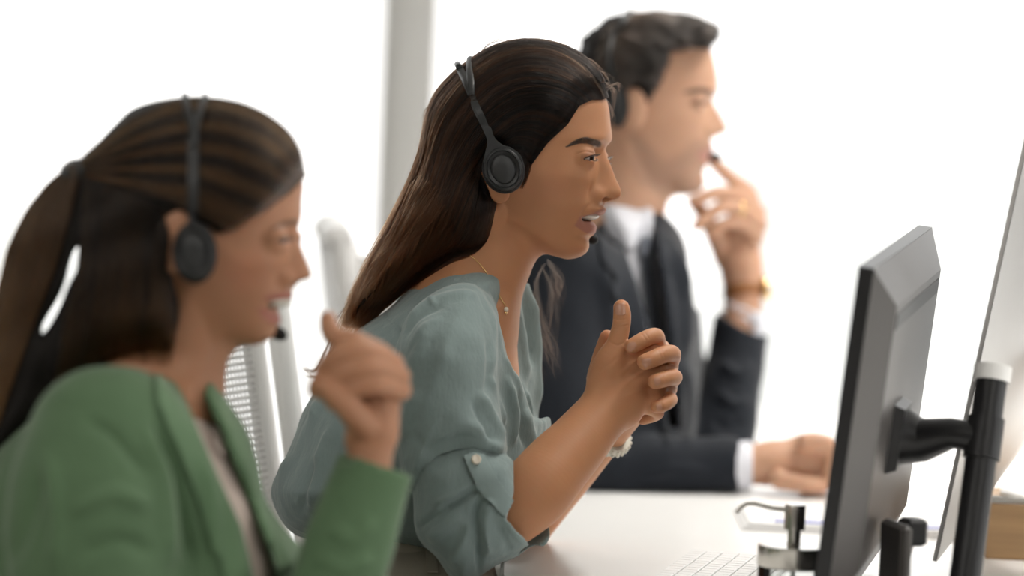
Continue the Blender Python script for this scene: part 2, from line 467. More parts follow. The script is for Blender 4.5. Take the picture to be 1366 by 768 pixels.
def skin_tone(V, base, zones):
    c = np.tile(np.array([*base, 1.0]), (len(V), 1))
    for w, cc in zones: c[:, :3] = c[:, :3] * (1 - w[:, None]) + np.array(cc) * w[:, None]
    return c
def decal(name, poly, bvh, off, thick, mat, parent, step=1.5, wave=None, smooth=False, dshift=0.0):
    """a piece of cloth, nail or card that lies on a surface: its outline (px) is laid on what is behind it"""
    P = spl(poly, 6, True) if smooth else np.asarray(poly, float)
    lo = P.min(0); hi = P.max(0); nx, ny = np.maximum(2, np.ceil((hi - lo) / step).astype(int)) + 1
    gx = np.linspace(lo[0], hi[0], nx); gy = np.linspace(lo[1], hi[1], ny)
    G = np.stack(np.meshgrid(gx, gy, indexing='ij'), -1).reshape(-1, 2)
    # pull grid points just outside onto the outline
    sd = sd_poly(G, P); dense = np.concatenate([np.linspace(P[i], P[(i+1) % len(P)], 24, endpoint=False) for i in range(len(P))])
    diag = np.hypot(gx[1]-gx[0], gy[1]-gy[0]); G2 = G.copy()
    for k in np.flatnonzero((sd > 0) & (sd < diag)):
        G2[k] = dense[np.argmin(((dense - G[k])**2).sum(1))]
    use = sd < diag
    top = np.zeros((len(G), 3)); ok = np.zeros(len(G), bool)
    for k in np.flatnonzero(use):
        p, n = hit(bvh, *G2[k])
        if p is None: continue
        dirv = -p / np.linalg.norm(p)
        top[k] = p + (n * .7 + dirv * .3) * off + dirv * dshift; ok[k] = True
    F = []
    for i in range(nx - 1):
        for j in range(ny - 1):
            q = [i*ny + j, (i+1)*ny + j, (i+1)*ny + j+1, i*ny + j+1]
            if all(ok[q]) and any(sd[a] < 0 for a in q): F.append(q)
    F = np.array(F)
    used = np.unique(F); rem = -np.ones(len(G), int); rem[used] = np.arange(len(used)); F = rem[F]; T = top[used]
    n = len(T); dirv = -T / np.linalg.norm(T, axis=1, keepdims=True)
    V = np.concatenate([T, T - dirv * thick])
    from collections import Counter
    ed = Counter(); own = {}
    for q in F:
        for a, b in zip(q, np.roll(q, -1)): ed[(min(a, b), max(a, b))] += 1; own[(min(a, b), max(a, b))] = (a, b)
    side = [[own[e][1], own[e][0], own[e][0] + n, own[e][1] + n] for e, c in ed.items() if c == 1]
    FF = np.concatenate([F[:, ::-1] if False else F, F[:, ::-1] + n, np.array(side)])
    return mesh_obj(name, to_world(V), FF, mat, parent)
def strands(name, curves, rad, mat, parent, tone=None, kind='stuff'):
    """hair curves object: curves = list of (n,3) view-space arrays"""
    hc = bpy.data.hair_curves.new(name); hc.add_curves([len(c) for c in curves])
    P = to_world(np.concatenate(curves)).astype(np.float32)
    hc.attributes['position'].data.foreach_set('vector', P.ravel())
    rr = hc.attributes.get('radius') or hc.attributes.new('radius', 'FLOAT', 'POINT')
    R = np.concatenate([rad * np.clip(np.minimum(1.0, np.linspace(4, .25, len(c))), .15, 1) for c in curves]).astype(np.float32)
    rr.data.foreach_set('value', R)
    if tone is not None:
        ta = hc.attributes.new('tone', 'FLOAT', 'POINT'); ta.data.foreach_set('value', np.concatenate(tone).astype(np.float32))
    hc.materials.append(mat)
    o = bpy.data.objects.new(name, hc); col.objects.link(o)
    if parent: o.parent = parent
    tag(o, kind=kind); return o
def pchip(xs, ys):
    xs = np.asarray(xs, float); ys = np.asarray(ys, float); h = np.diff(xs); d = np.diff(ys) / h
    m = np.zeros(len(xs)); m[0] = d[0]; m[-1] = d[-1]
    for i in range(1, len(xs) - 1):
        if d[i-1]*d[i] > 0:
            w1 = 2*h[i] + h[i-1]; w2 = h[i] + 2*h[i-1]; m[i] = (w1 + w2) / (w1/d[i-1] + w2/d[i])
    X = np.linspace(xs[0], xs[-1], 700); k = np.clip(np.searchsorted(xs, X, 'right') - 1, 0, len(h) - 1); t = (X - xs[k]) / h[k]
    Y = ys[k]*(1+2*t)*(1-t)**2 + m[k]*h[k]*t*(1-t)**2 + ys[k+1]*t*t*(3-2*t) + m[k+1]*h[k]*t*t*(t-1)
    return lambda x: np.interp(x, X, Y)

class Head:
    """a head from its profile: side outline, brow-to-chin profile, nose, lips, eyes, ears"""
    def __init__(s, d0, org, yaw, base, nose, lips, width, xb, skull, T, noseW, eye, ear, mouthW=.024, R=.058):
        s.d0 = d0; s.s = d0 / FPX; s.org = org; s.O = C3(org[0], org[1], d0).astype(f4)
        cy, sy = math.cos(yaw), math.sin(yaw); s.cy = cy
        s.e1 = np.array([cy, 0, -sy], f4); s.e2 = np.array([sy, 0, cy], f4)
        s.B = pchip(*zip(*base)); s.W = pchip(*zip(*width)); s.T = pchip(*zip(*T)); s.xb = xb; s.mouthW = mouthW
        a = np.asarray(nose, float); s.N = pchip(a[:, 0], np.maximum(a[:, 1] - s.B(a[:, 0]), 0)); s.nr = (a[0, 0], a[-1, 0])
        b = np.asarray(lips, float); s.L = pchip(b[:, 0], b[:, 1] - s.B(b[:, 0])); s.lr = (b[0, 0], b[-1, 0])
        s.NW = pchip(*zip(*noseW)); s.sh = Sheet(skull, True, 2.0, 80); s.eye = eye; s.ear = ear; s.R = R; s.bumps = []
    def local(s, P):
        v = P - s.O; u = v @ s.e1; w = v @ s.e2; z = v[:, 1]
        return s.org[0] + u * s.cy / s.s, s.org[1] - z / s.s, w
    def pt(s, sx, sy, w):
        return s.O + s.e1 * f4((sx - s.org[0]) * s.s / s.cy) + s.e2 * f4(w) + np.array([0, (s.org[1] - sy) * s.s, 0], f4)
    def front(s, sy, w):
        B = s.B(sy); W = s.W(sy); t = np.clip(np.abs(w) / W, 0, 1)
        F = s.xb + (B - s.xb) * np.power(np.maximum(1 - t**2.25, 0), .5)
        tn = np.clip(np.abs(w) / s.NW(sy), 0, 1); inn = (sy > s.nr[0]) & (sy < s.nr[1])
        F = F + np.where(inn, s.N(sy), 0) * (1 - tn**2)**1.6
        tl = np.clip(np.abs(w) / s.mouthW, 0, 1); inl = (sy > s.lr[0]) & (sy < s.lr[1])
        F = F + np.where(inl, s.L(sy), 0) * (1 - tl**2)
        for (by, bw, ry, rw, h) in s.bumps:
            F = F + h / s.s * np.exp(-((sy - by) / ry)**2 - ((np.abs(w) - bw) / rw)**2)
        return F
    def core(s):
        def fn(P):
            sx, sy, w = s.local(P)
            g = (sx - s.front(sy, w)) * s.s * .75
            T = s.T(sy); di = -s.sh(sx, sy) * s.s; q = np.maximum(s.R - di, 0) / s.R
            k = (np.sqrt(q*q + (w / T)**2) - 1) * np.minimum(s.R, T)
            return smax(g, k, .012).astype(f4)
        return fn, s.pt(s.org[0], s.org[1], 0), .2
    def lids(s, c, sg, az0, az1, hz, zlat, zoff=0.0, r0=.0114, r1=.020):
        """the slit between the lids: az0 towards the nose, az1 towards the temple"""
        C = s.pt(*c)
        def fn(P):
            v = P - C; u = v @ s.e1; w = (v @ s.e2) * sg; z = v[:, 1]; r = np.sqrt(u*u + w*w + z*z); az = np.arctan2(w, u)
            t = (az - (az0 + az1)/2) / ((az1 - az0)/2); h = hz * (1 - t*t); zm = zoff - zlat * t
            return np.maximum(np.maximum(np.abs(z - zm) - h, r - r1), r0 - r).astype(f4)
        return fn, C, .022
    def rot(s): return np.stack([s.e1, np.array([0, 1, 0], f4), s.e2])
    def ell(s, sx, sy, w, ru, rz, rw, tilt=0.0):
        A = s.rot()
        if tilt:
            c, n = math.cos(tilt), math.sin(tilt); A = np.array([[c, n, 0], [-n, c, 0], [0, 0, 1]], f4) @ A
        return ell(s.pt(sx, sy, w), (ru, rz, rw), A)
# ------------------------------------------------------------------ the room
DESK = 0.73
def struct(name, mb, m, parent=None, **k):
    o = mb.build(name, m, parent, **k)
    if parent is None: o['kind'] = 'structure'
    return o
WY = 6.6; X0, X1, Y0, H = -4.2, 5.0, -2.6, 3.0
struct('floor', MB().box(((X0+X1)/2, (Y0+WY)/2, -.05), (X1-X0, WY-Y0, .1)), M['floor'])
struct('ceiling', MB().box(((X0+X1)/2, (Y0+WY)/2, H+.05), (X1-X0, WY-Y0, .1)), M['ceiling'])
struct('wall_left', MB().box((X0-.05, (Y0+WY)/2, H/2), (.1, WY-Y0, H)), M['wall'])
struct('wall_back', MB().box(((X0+X1)/2, Y0-.05, H/2), (X1-X0+.2, .1, H)), M['wall_back'])
mull = [-3.26, -1.755, -.25, 1.255, 2.76, 4.265]
struct('wall_window', MB().box(((X0+mull[0]-.04)/2, WY, H/2), (mull[0]-.04-X0, .12, H)).box(((X1+mull[-1]+.04)/2, WY, H/2), (X1-mull[-1]-.04, .12, H)), M['wall'])
for i, mx in enumerate(mull):
    struct('trim_%d' % (i+1), MB().box((mx, WY, H/2), (.060, .12, H), bev=.006), M['frame'])
def window(n, xa, xb, y, axis):
    """floor-to-ceiling bay: frame, inner sash, glass pane"""
    def bar(mb, a, b, z0, z1, t, off=0):
        if axis == 'x': mb.box(((a+b)/2, y+off, (z0+z1)/2), (b-a, t, z1-z0))
        else: mb.box((y+off, (a+b)/2, (z0+z1)/2), (t, b-a, z1-z0))
    f = MB(); bar(f, xa, xb, 0, .09, .10); bar(f, xa, xb, H-.09, H, .10); bar(f, xa, xa+.008, .09, H-.09, .10); bar(f, xb-.008, xb, .09, H-.09, .10)
    w = struct('window_%d' % n, f, M['frame'])
    s = MB(); a, b = xa+.008, xb-.008
    bar(s, a, b, .09, .14, .05); bar(s, a, b, H-.14, H-.09, .05); bar(s, a, a+.032, .14, H-.14, .05); bar(s, b-.010, b, .14, H-.14, .05)
    struct('sash', s, M['white'], w)
    p = MB(); bar(p, a+.032, b-.010, .14, H-.14, .008); struct('pane', p, M['glass'], w)
for i in range(5): window(i+1, mull[i]+.030, mull[i+1]-.030, WY, 'x')
# the right-hand wall is glazed in the same way
rm = [-2.6, -1.0, .6, 2.2, 3.8, 5.4, 6.6]
struct('wall_right', MB().box((X1, 6.0, H/2), (.12, 1.2, H)).box((X1, -1.8, H/2), (.12, 1.6, H)), M['wall'])
for i in range(1, 6):
    struct('trim_%d' % (i+10), MB().box((X1, rm[i], H/2), (.12, .082, H), bev=.006), M['frame'])
for i in range(1, 5): window(i+5, rm[i]+.041, rm[i+1]-.041, X1, 'y')
# outside: pale ground far below and a few distant blocks of flats in plain pale colours
M['plaster'] = pmat('pale plaster', (.78, .77, .74), .9, noise=.05, nscale=.2)
M['plaster2'] = pmat('pale grey render', (.75, .75, .73), .9, noise=.05, nscale=.2)
M['dim'] = pmat('distant window glass', (.62, .62, .61), .5, noise=.05)
M['land'] = pmat('pale ground outside', (.72, .70, .66), .9, noise=.1, nscale=.05)
struct('ground', MB().box((0, 210, -15.1), (900, 400, .2)), M['land'])
for (bx, by, bw, bd, bh, mm, lab) in ((-15.5, 66, 9, 8, 21.5, 'plaster', 'pale low block beyond the window at the far left'),
                                 (9.5, 82, 7, 9, 17.5, 'plaster2', 'narrow grey block beyond the window above the desk'),
                                 (17.2, 96, 10, 9, 20.2, 'plaster', 'wide cream block beyond the window behind the raised hand'),
                                 (25.0, 120, 9, 10, 24.0, 'plaster2', 'taller grey block beyond the window behind the monitors')):
    b = struct('apartment_building', MB().box((bx, by, -15 + bh/2), (bw, bd, bh)).box((bx, by, -15 + bh + .25), (bw + .8, bd + .8, .5)), M[mm])
    b['kind'] = 'thing'; tag(b, lab, 'building', 'blocks of flats outside')
    for r in range(4):
        for c in range(4):
            wz = -15 + bh - 2.2 - r*3.1; wx = bx - bw/2 + bw*(c+.5)/4
            MB().box((wx, by - bd/2 - .03, wz), (bw*.13, .1, 1.5)).build('window', M['dim'], b)
# ------------------------------------------------------------------ desk and what stands on it
def yawed(a): c, s = math.cos(a), math.sin(a); return np.array([[c, s, 0], [-s, c, 0], [0, 0, 1.0]])
dk = tag(MB().box((.815, 3.65, DESK - .0125), (1.63, 3.5, .025), bev=.004).build('desk', M['desk']), 'long white desk top that all three people sit along', 'desk')
for lx in (.10, 1.5):
    for ly in (2.0, 5.3): MB().box((lx, ly, (DESK-.025)/2), (.06, .06, DESK-.025), bev=.004).build('leg', M['white'], dk)
for ly in (2.0, 5.3): MB().box((.80, ly, .66), (1.34, .04, .08)).build('rail', M['white'], dk)

def quad_frame(P00, P10, P01):
    """unit vectors along width, height and normal of a panel from three corners"""
    u = P10 - P00; v = P01 - P00; lu, lv = np.linalg.norm(u), np.linalg.norm(v); u = u/lu; v = v - u*(v @ u); v = v/np.linalg.norm(v)
    return u, v, np.cross(u, v), lu, lv
# near monitor, seen from behind: near top corner, far top corner, a point down the near edge
A = W3(1166, 358, 2.80); Bf = W3(1243.5, 303, 3.26); Cn = W3(1101, 768, 2.80)
u, v, n, lu, lv = quad_frame(A, Bf, Cn)
if n[0] < 0: n = -n
mon = empty('monitor', (A + u*lu/2 + v*.32) * np.array([1, 1, 0]) + np.array([.08, 0, DESK]))
tag(mon, 'black backed monitor on a pole stand, nearest to the soap pump', 'monitor')
HP = .338
def slab(mb, o, a0, a1, b0, b1, n0, n1, ia=0, ib0=0, ib1=0):
    q = lambda a, b, k: o + u*a + v*b + n*k
    V = [q(a0, b0, n0), q(a1, b0, n0), q(a1, b1, n0), q(a0, b1, n0), q(a0+ia, b0+ib0, n1), q(a1-ia, b0+ib0, n1), q(a1-ia, b1-ib1, n1), q(a0+ia, b1-ib1, n1)]
    return mb.add(V, [(3,2,1,0),(4,5,6,7),(0,1,5,4),(1,2,6,5),(2,3,7,6),(3,0,4,7)])
parts = []
parts.append(slab(MB(), A, 0, lu, 0, HP, -.014, 0).build('bezel', M['black']))
M['screen'] = pmat('dark screen glass', (.02, .02, .024), .12, bump=.01)
parts.append(slab(MB(), A, .008, lu-.008, .008, HP-.018, -.0145, -.0139).build('screen', M['screen']))
parts.append(slab(MB(), A, .001, lu-.001, .001, HP-.001, 0.0, .020, .05, .036, .05).build('back_shell', M['gunmetal'], smooth=False))
parts.append(slab(MB(), A, .06, lu-.06, .045, .060, .018, .0208).build('vent_slot', M['darkgrey']))
vc = A + u*lu*.40 + v*.178
parts.append(slab(MB(), vc, -.032, .032, -.034, .034, .019, .030, .004, .004, .004).build('mount_plate', M['black']))
ptop = W3(1323, 503, 2.98); pbot = W3(1287, 775, 2.94); pd = (pbot - ptop) / np.linalg.norm(pbot - ptop)
pend = ptop + pd * ((DESK + .008 - ptop[2]) / pd[2])
pa = ptop + pd * .060
parts.append(MB().tube([vc + n*.03, vc + n*.05, pa - n*.03, pa], [.028, .021, .0150, .0150], 16).build('arm', M['black'], angle=40))
parts.append(MB().tube([pa - pd*.02, pa + pd*.02], .0180, 20).build('clamp', M['black'], angle=40))
pl = MB().tube([ptop, ptop + (pend-ptop)*.5, pend], .0152, 24).build('pole', M['black'], angle=40); parts.append(pl)
parts.append(MB().tube([ptop - pd*.011, ptop + pd*.004], .0182, 24).build('pole_cap', M['white'], angle=40))
parts.append(MB().lathe((pend[0]+.02, pend[1], DESK), [(.11, 0), (.11, .006), (.105, .009)], 40).build('base', M['black'], angle=30))
cc = W3(1194, 742, 2.95)
parts.append(MB().box(cc, (.012, .060, .066), yawed(.24), bev=.004).build('cable_cover', M['gunmetal']))
cd = W3(1217, 709, 2.96)
parts.append(MB().box(cd, (.022, .026, .026), quad_frame(cd, cd + np.array([.8, .1, .5]), cd + np.array([-.4, 0, .8]))[0:1] + (np.array([0, 1., 0]),) + (np.array([-.5, -.1, .85]),) if False else yawed(.3), bev=.003).build('connector', M['black']))
parts.append(MB().tube([cd - np.array([0, 0, .01]), cd + np.array([-.004, 0, -.03]), cd + np.array([-.02, -.02, -.06]), cd + np.array([-.02, -.02, DESK + .003 - cd[2]])], .003, 8).build('cable', M['white']))
adopt(mon, *parts)
# slim silver computer with a leaning back
B0 = W3(1249, 749, 3.10); Tn = W3(1249 + 116*.9, 749 - 534*.9, 3.10); Bfar = W3(1384, 572, 3.60)
u, v, n, lu, lv = quad_frame(B0, Bfar, Tn); v = (Tn - B0) / lv
if n[0] < 0: n = -n
comp = empty('desktop_computer', (.78, 3.2, DESK)); tag(comp, 'slim silver all-in-one computer leaning back behind the pole stand', 'computer')
HP = .46; parts = []
parts.append(slab(MB(), B0, 0, lu, 0, HP, -.004, .0).build('edge_frame', M['silver']))
g = MB(); NA, NB = 14, 12
for i in range(NA):
    for j in range(NB):
        a = i/(NA-1); b = j/(NB-1); e = (1 - (2*a-1)**2) * (1 - (2*b-1)**2)
        g.v.append(tuple(B0 + u*lu*a + v*HP*b + n*(.0005 + .038*e**.8)))
for i in range(NA-1):
    for j in range(NB-1): g.f.append((i*NB+j, (i+1)*NB+j, (i+1)*NB+j+1, i*NB+j+1))
parts.append(g.build('back', M['silver'], smooth=True))
parts.append(slab(MB(), B0, .006, lu-.006, .05, HP-.006, -.0046, -.0038).build('screen', M['screen']))
ctr = B0 + u*lu*.5 + v*HP*.36
foot = MB().tube([ctr + n*.035, ctr + n*.09 - v*.03, ctr + n*.14 - v*.12, np.array([(ctr + n*.16)[0], (ctr)[1], DESK + .012]), np.array([(ctr + n*.10)[0], (ctr)[1], DESK + .012])], .085, 12, flat=.06, up=n).build('stand', M['silver'], angle=40)
parts.append(foot); adopt(comp, *parts)
# soap pump on a clear jar
c = W3(1058, 740, 2.96); cx, cy = c[0], c[1]; zc = c[2]
sp = empty('soap_dispenser', (cx, cy, DESK)); tag(sp, 'clear glass jar with steel pump top standing beside the near monitor', 'soap dispenser')
parts = [MB().lathe((cx, cy, DESK), [(.030, 0), (.0330, .003), (.0330, zc-DESK-.012), (.0317, zc-DESK-.010), (.0297, zc-DESK-.012), (.0302, .005), (.0, .005)], 48).build('jar', M['clear'], angle=35),
         MB().lathe((cx, cy, DESK+.0055), [(.0299, 0), (.0299, .020), (.0, .020)], 40).build('soap', M['liquid'], angle=35),
         MB().lathe((cx, cy, zc), [(.0340, -.0105), (.0343, -.010), (.0343, .0085), (.0335, .0095), (.012, .0100)], 56).build('collar', M['steel'], angle=35)]
zt = W3(1059, 672, 2.96)[2]
parts.append(MB().lathe((cx, cy, zc), [(.0085, .009), (.0062, .011), (.0062, zt-zc-.02)], 28).build('stem', M['steel'], angle=35))
parts.append(MB().lathe((cx, cy, zt), [(.0060, -.024), (.0100, -.024), (.0100, -.001), (.0094, 0)], 32).build('pump_head', M['steel'], angle=35))
sp0 = np.array([cx, cy, zt-.006]); tip = W3(982, 684, 2.96); ben = W3(996, 672, 2.96); mid = W3(1006, 671.5, 2.96)
parts.append(MB().tube([sp0, W3(1030, 677.5, 2.96), mid, ben, W3(988, 677, 2.96), tip], [.0026, .0024, .0022, .0021, .002, .002], 12).build('spout', M['steel'], angle=50))
parts.append(MB().tube([(cx, cy, zc-.01), (cx+.002, cy, DESK+.01)], .0025, 10).build('dip_tube', M['white'], angle=50))
adopt(sp, *parts)
# low white keyboard in front of the middle seat
ka = -math.radians(13); K = yawed(-ka) if False else np.array([[math.cos(ka), math.sin(ka), 0], [-math.sin(ka), math.cos(ka), 0], [0, 0, 1]])
kcorner = np.array([.206, 3.33, DESK])
kb = empty('keyboard', kcorner); tag(kb, 'low white keyboard lying on the desk below the clasped hands', 'keyboard')
ex, ey = K[0], K[1]
def kpos(a, b, z): return kcorner + ex*a - ey*b + np.array([0, 0, z])
parts = [MB().box(kpos(.052, .145, .004), (.112, .30, .008), np.array([ex, ey, [0, 0, 1]]), bev=.002).build('keyboard_body', M['white'])]
key0 = None; M['key'] = pmat('white key', (.84, .84, .84), .5, bump=.02)
for r in range(6):
    for k in range(16):
        c = kpos(.008 + r*.0178, .006 + k*.0182, .0095)
        if key0 is None:
            key0 = MB().box((0, 0, 0), (.0160, .0166, .004), np.array([ex, ey, [0, 0, 1]]), bev=.0008).build('key', M['key']); o = key0
        else: o = key0.copy(); col.objects.link(o)
        o.location = Vector(c); parts.append(o)
adopt(kb, *parts)
# white folder with a blue edge
fa = W3(1008, 696, 3.62); fx, fy = fa[0], fa[1]
fl = empty('folder', (fx + .13, fy + .1, DESK)); tag(fl, 'white folder of papers with a blue edge in front of the man', 'folder')
E = yawed(-.02); parts = []
for k in range(3): parts.append(MB().box((fx + .13 + .002*k, fy + .10 + .003*k, DESK + .0016 + .0030*k), (.285 - .004*k, .20, .0028), E).build('sheet', M['paper']))
parts.append(MB().box((fx + .15, fy + .03, DESK + .0096), (.25, .011, .0022), E).build('blue_edge', M['blue']))
adopt(fl, *parts)
# wooden box, cable and mouse at the right
bxc = W3(1314, 745, 3.46); wb = empty('wooden_box', (bxc[0] + .14, bxc[1] + .09, DESK)); tag(wb, 'light bamboo box standing behind the pole at the desk end', 'box')
x0, y0 = bxc[0], bxc[1]; hh = .062; parts = []
parts.append(MB().box((x0+.14, y0+.006, DESK+hh/2), (.28, .012, hh), bev=.001).build('front_panel', M['wood']))
parts.append(MB().box((x0+.14, y0+.174, DESK+hh/2), (.28, .012, hh), bev=.001).build('rear_panel', M['wood']))
for sx in (.006, .274): parts.append(MB().box((x0+sx, y0+.09, DESK+hh/2), (.012, .156, hh), bev=.001).build('side_panel', M['wood']))
parts.append(MB().box((x0+.14, y0+.09, DESK+hh-.005), (.256, .156, .008)).build('lid', M['wood']))
adopt(wb, *parts)
tag(MB().tube([(x0+.004+t*.3, y0+.004+.003*math.sin(t*5), DESK+hh+.0045) for t in np.linspace(0, 1, 12)], .0042, 10).build('cable', M['lightgrey'], angle=50), 'grey cable running along the front edge of the bamboo box', 'cable')
ms = Field().u(ell(np.zeros(3), (.031, .022, .052)), 0).i((lambda P: -.0 - P[:, 1] - .002, None, 0), .004)
Vm, Fm = mesh_field(ms, (-.05, -.03, -.07), (.05, .03, .07), .004)
mo = mesh_obj('mouse', Vm[:, [0, 2, 1]] * np.array([1, 1, -1]) + np.array([x0+.06, y0+.10, DESK+hh+.0035]), Fm[:, ::-1], M['white']); tag(mo, 'white rounded mouse resting on the bamboo box', 'mouse')
# ------------------------------------------------------------------ people: shared materials
M['skin2'] = pmat('warm tan skin', (.5, .3, .2), .52, sss=.28, bump=.12, bscale=900, bdist=.0006, noise=.05, nscale=60, attr='tone', spec=.32)
M['skin1'] = pmat('fair skin', (.5, .3, .2), .48, sss=.25, bump=.06, bscale=900, noise=.04, nscale=50, attr='tone', spec=.4)
M['skin3'] = pmat('light skin', (.5, .3, .2), .5, sss=.25, bump=.06, bscale=900, noise=.04, nscale=50, attr='tone', spec=.4)
M['teeth'] = pmat('teeth', (.78, .74, .66), .25, noise=.03)
M['eye'] = pmat('eye white', (.46, .41, .37), .08, noise=.03, spec=.6)
M['iris'] = pmat('dark brown iris', (.03, .016, .010), .06, noise=.2, nscale=900, spec=.6)
M['nail'] = pmat('polished nail', (.50, .255, .165), .25, noise=.03, spec=.5)
M['lash'] = hair_mat('black lashes', (.008, .006, .005), (.012, .009, .007))
def eyeball(H, root, sx, sy, w, look=(0, 0), r=.0118, mi='iris'):
    """white sphere with iris and pupil facing forward"""
    c = H.pt(sx, sy, w).astype(float); f = H.e1.astype(float) * 1.0 + H.e2.astype(float) * look[0] + np.array([0, look[1], 0]); f /= np.linalg.norm(f)
    a = np.cross(f, (0, 1, 0)); a /= np.linalg.norm(a); b = np.cross(a, f)
    def cap_mesh(r, th0, th1, n=24, m=10):
        V = []; F = []
        for i in range(m + 1):
            th = th0 + (th1 - th0) * i / m
            for k in range(n):
                ph = 2*math.pi*k/n; V.append(c + r*(math.cos(th)*f + math.sin(th)*(math.cos(ph)*a + math.sin(ph)*b)))
        for i in range(m):
            for k in range(n): F.append((i*n+k, i*n+(k+1) % n, (i+1)*n+(k+1) % n, (i+1)*n+k))
        return to_world(np.array(V)), np.array(F)
    e = mesh_obj('eyeball', *cap_mesh(r, .0, math.pi), M['eye'], root)
    mesh_obj('iris', *cap_mesh(r + .0004, .0, .72), M[mi], e)
    return e
def tress(guides, n, npts, rs, bvh, off=(0., .003), amp=1.2, clump=12, fallback=None, spread=None, endjit=.12, startjit=.03):
    """strands between neighbouring guide lines (px), lying on the hair body behind those pixels"""
    G = []
    for g in guides:
        q = spl(g, 8); L = np.r_[0, np.cumsum(np.linalg.norm(np.diff(q, axis=0), axis=1))]; t = np.linspace(0, 1, npts)**1.25 * L[-1]
        G.append(np.stack([np.interp(t, L, q[:, 0]), np.interp(t, L, q[:, 1])], 1))
    G = np.array(G); out = []; tones = []; u = np.linspace(0, 1, npts)
    cl_off = rs.normal(size=(4000, 6))
    for k in range(n):
        s = rs.uniform(0, len(G) - 1.001); i = int(s); a = s - i
        line = G[i]*(1-a) + G[i+1]*a
        c = cl_off[int(s * clump)]
        w1 = np.sin(u * (9 + 3*c[0]) + c[1]*3) * amp * (u**.7) * (1 + .5*c[2])
        w2 = np.sin(u * (14 + 4*rs.normal()) + rs.uniform(0, 6)) * amp * .45 * (.3 + u)
        tan = np.gradient(line, axis=0); tan /= np.linalg.norm(tan, axis=1, keepdims=True) + 1e-9
        line = line + np.stack([-tan[:, 1], tan[:, 0]], 1) * (w1 + w2 + rs.normal() * .5)[:, None]
        lo = max(0, int(abs(rs.normal()) * startjit * npts)); hi = npts - int(abs(rs.normal()) * endjit * npts)
        if hi - lo < 5: continue
        line = line[lo:hi]; P = []; last = fallback; o = rs.uniform(*off)
        for p in line:
            h, nn = hit(bvh, *p)
            if h is None:
                if last is None: continue
                P.append(C3(p[0], p[1], last))
            else:
                q = h + nn * o; P.append(q); last = q[2] if last is None or abs(q[2]-last) < .05 else last
        if len(P) >= 5:
            P = np.array(P)
            P[1:-1] = (P[:-2] + P[1:-1]*2 + P[2:]) / 4
            out.append(P); tt = np.clip((u[lo:lo+len(P)])**1.8*.8 + .12*c[3] + rs.normal()*.08, 0, 1); tones.append(tt)
    return out, tones
def join(parts):
    Vs, Fs, n = [], [], 0
    for V, Fq in parts: Vs.append(V); Fs.append(Fq + n); n += len(V)
    return np.concatenate(Vs), np.concatenate(Fs)
def wview(x, y, z): return to_view(np.array([x, y, z], float))
def legs(root, hx, hy, waist_z, mat, kneeX=.42, name='trousers', sep=.10, r=1.0, shoe=None):
    """seated lower body: hips, thighs along the seat, shins to the floor"""
    F = Field().u(chain([wview(hx, hy, waist_z), wview(hx-.01, hy, .62), wview(hx-.02, hy, .56)], [.125*r, .145*r, .15*r], 4, flat=(FWD @ np.stack([RGT, UPV, FWD]).T, 1.15)), .05)
    for sg in (-1, 1):
        F.u(chain([wview(hx-.02, hy+sg*sep, .555), wview(hx+kneeX*.5, hy+sg*sep*1.1, .555), wview(hx+kneeX, hy+sg*sep*1.1, .53), wview(hx+kneeX+.01, hy+sg*sep*1.1, .3), wview(hx+kneeX-.03, hy+sg*sep*1.1, .075)], [.095*r, .085*r, .065*r, .055*r, .048*r], 4), .04)
    P = np.array([wview(x, y, z) for x in (hx-.3, hx+kneeX+.15) for y in (hy-.35, hy+.35) for z in (.0, waist_z+.2)])
    V, Q = mesh_field(F, P.min(0), P.max(0), .009)
    o = mesh_obj(name, to_world(V), Q, mat, root)
    for sg in (-1, 1):
        S = Field().u(chain([wview(hx+kneeX-.05, hy+sg*sep*1.1, .05), wview(hx+kneeX+.05, hy+sg*sep*1.1, .042), wview(hx+kneeX+.15, hy+sg*sep*1.1, .03)], [.042, .04, .028], 4), 0)
        c = wview(hx+kneeX+.05, hy+sg*sep*1.1, .05)
        V, Q = mesh_field(S, c - .2, c + .2, .006); W = to_world(V); W[:, 2] = np.maximum(W[:, 2], .001)
        mesh_obj('shoe', W, Q, shoe or M['black'], root)
    return o
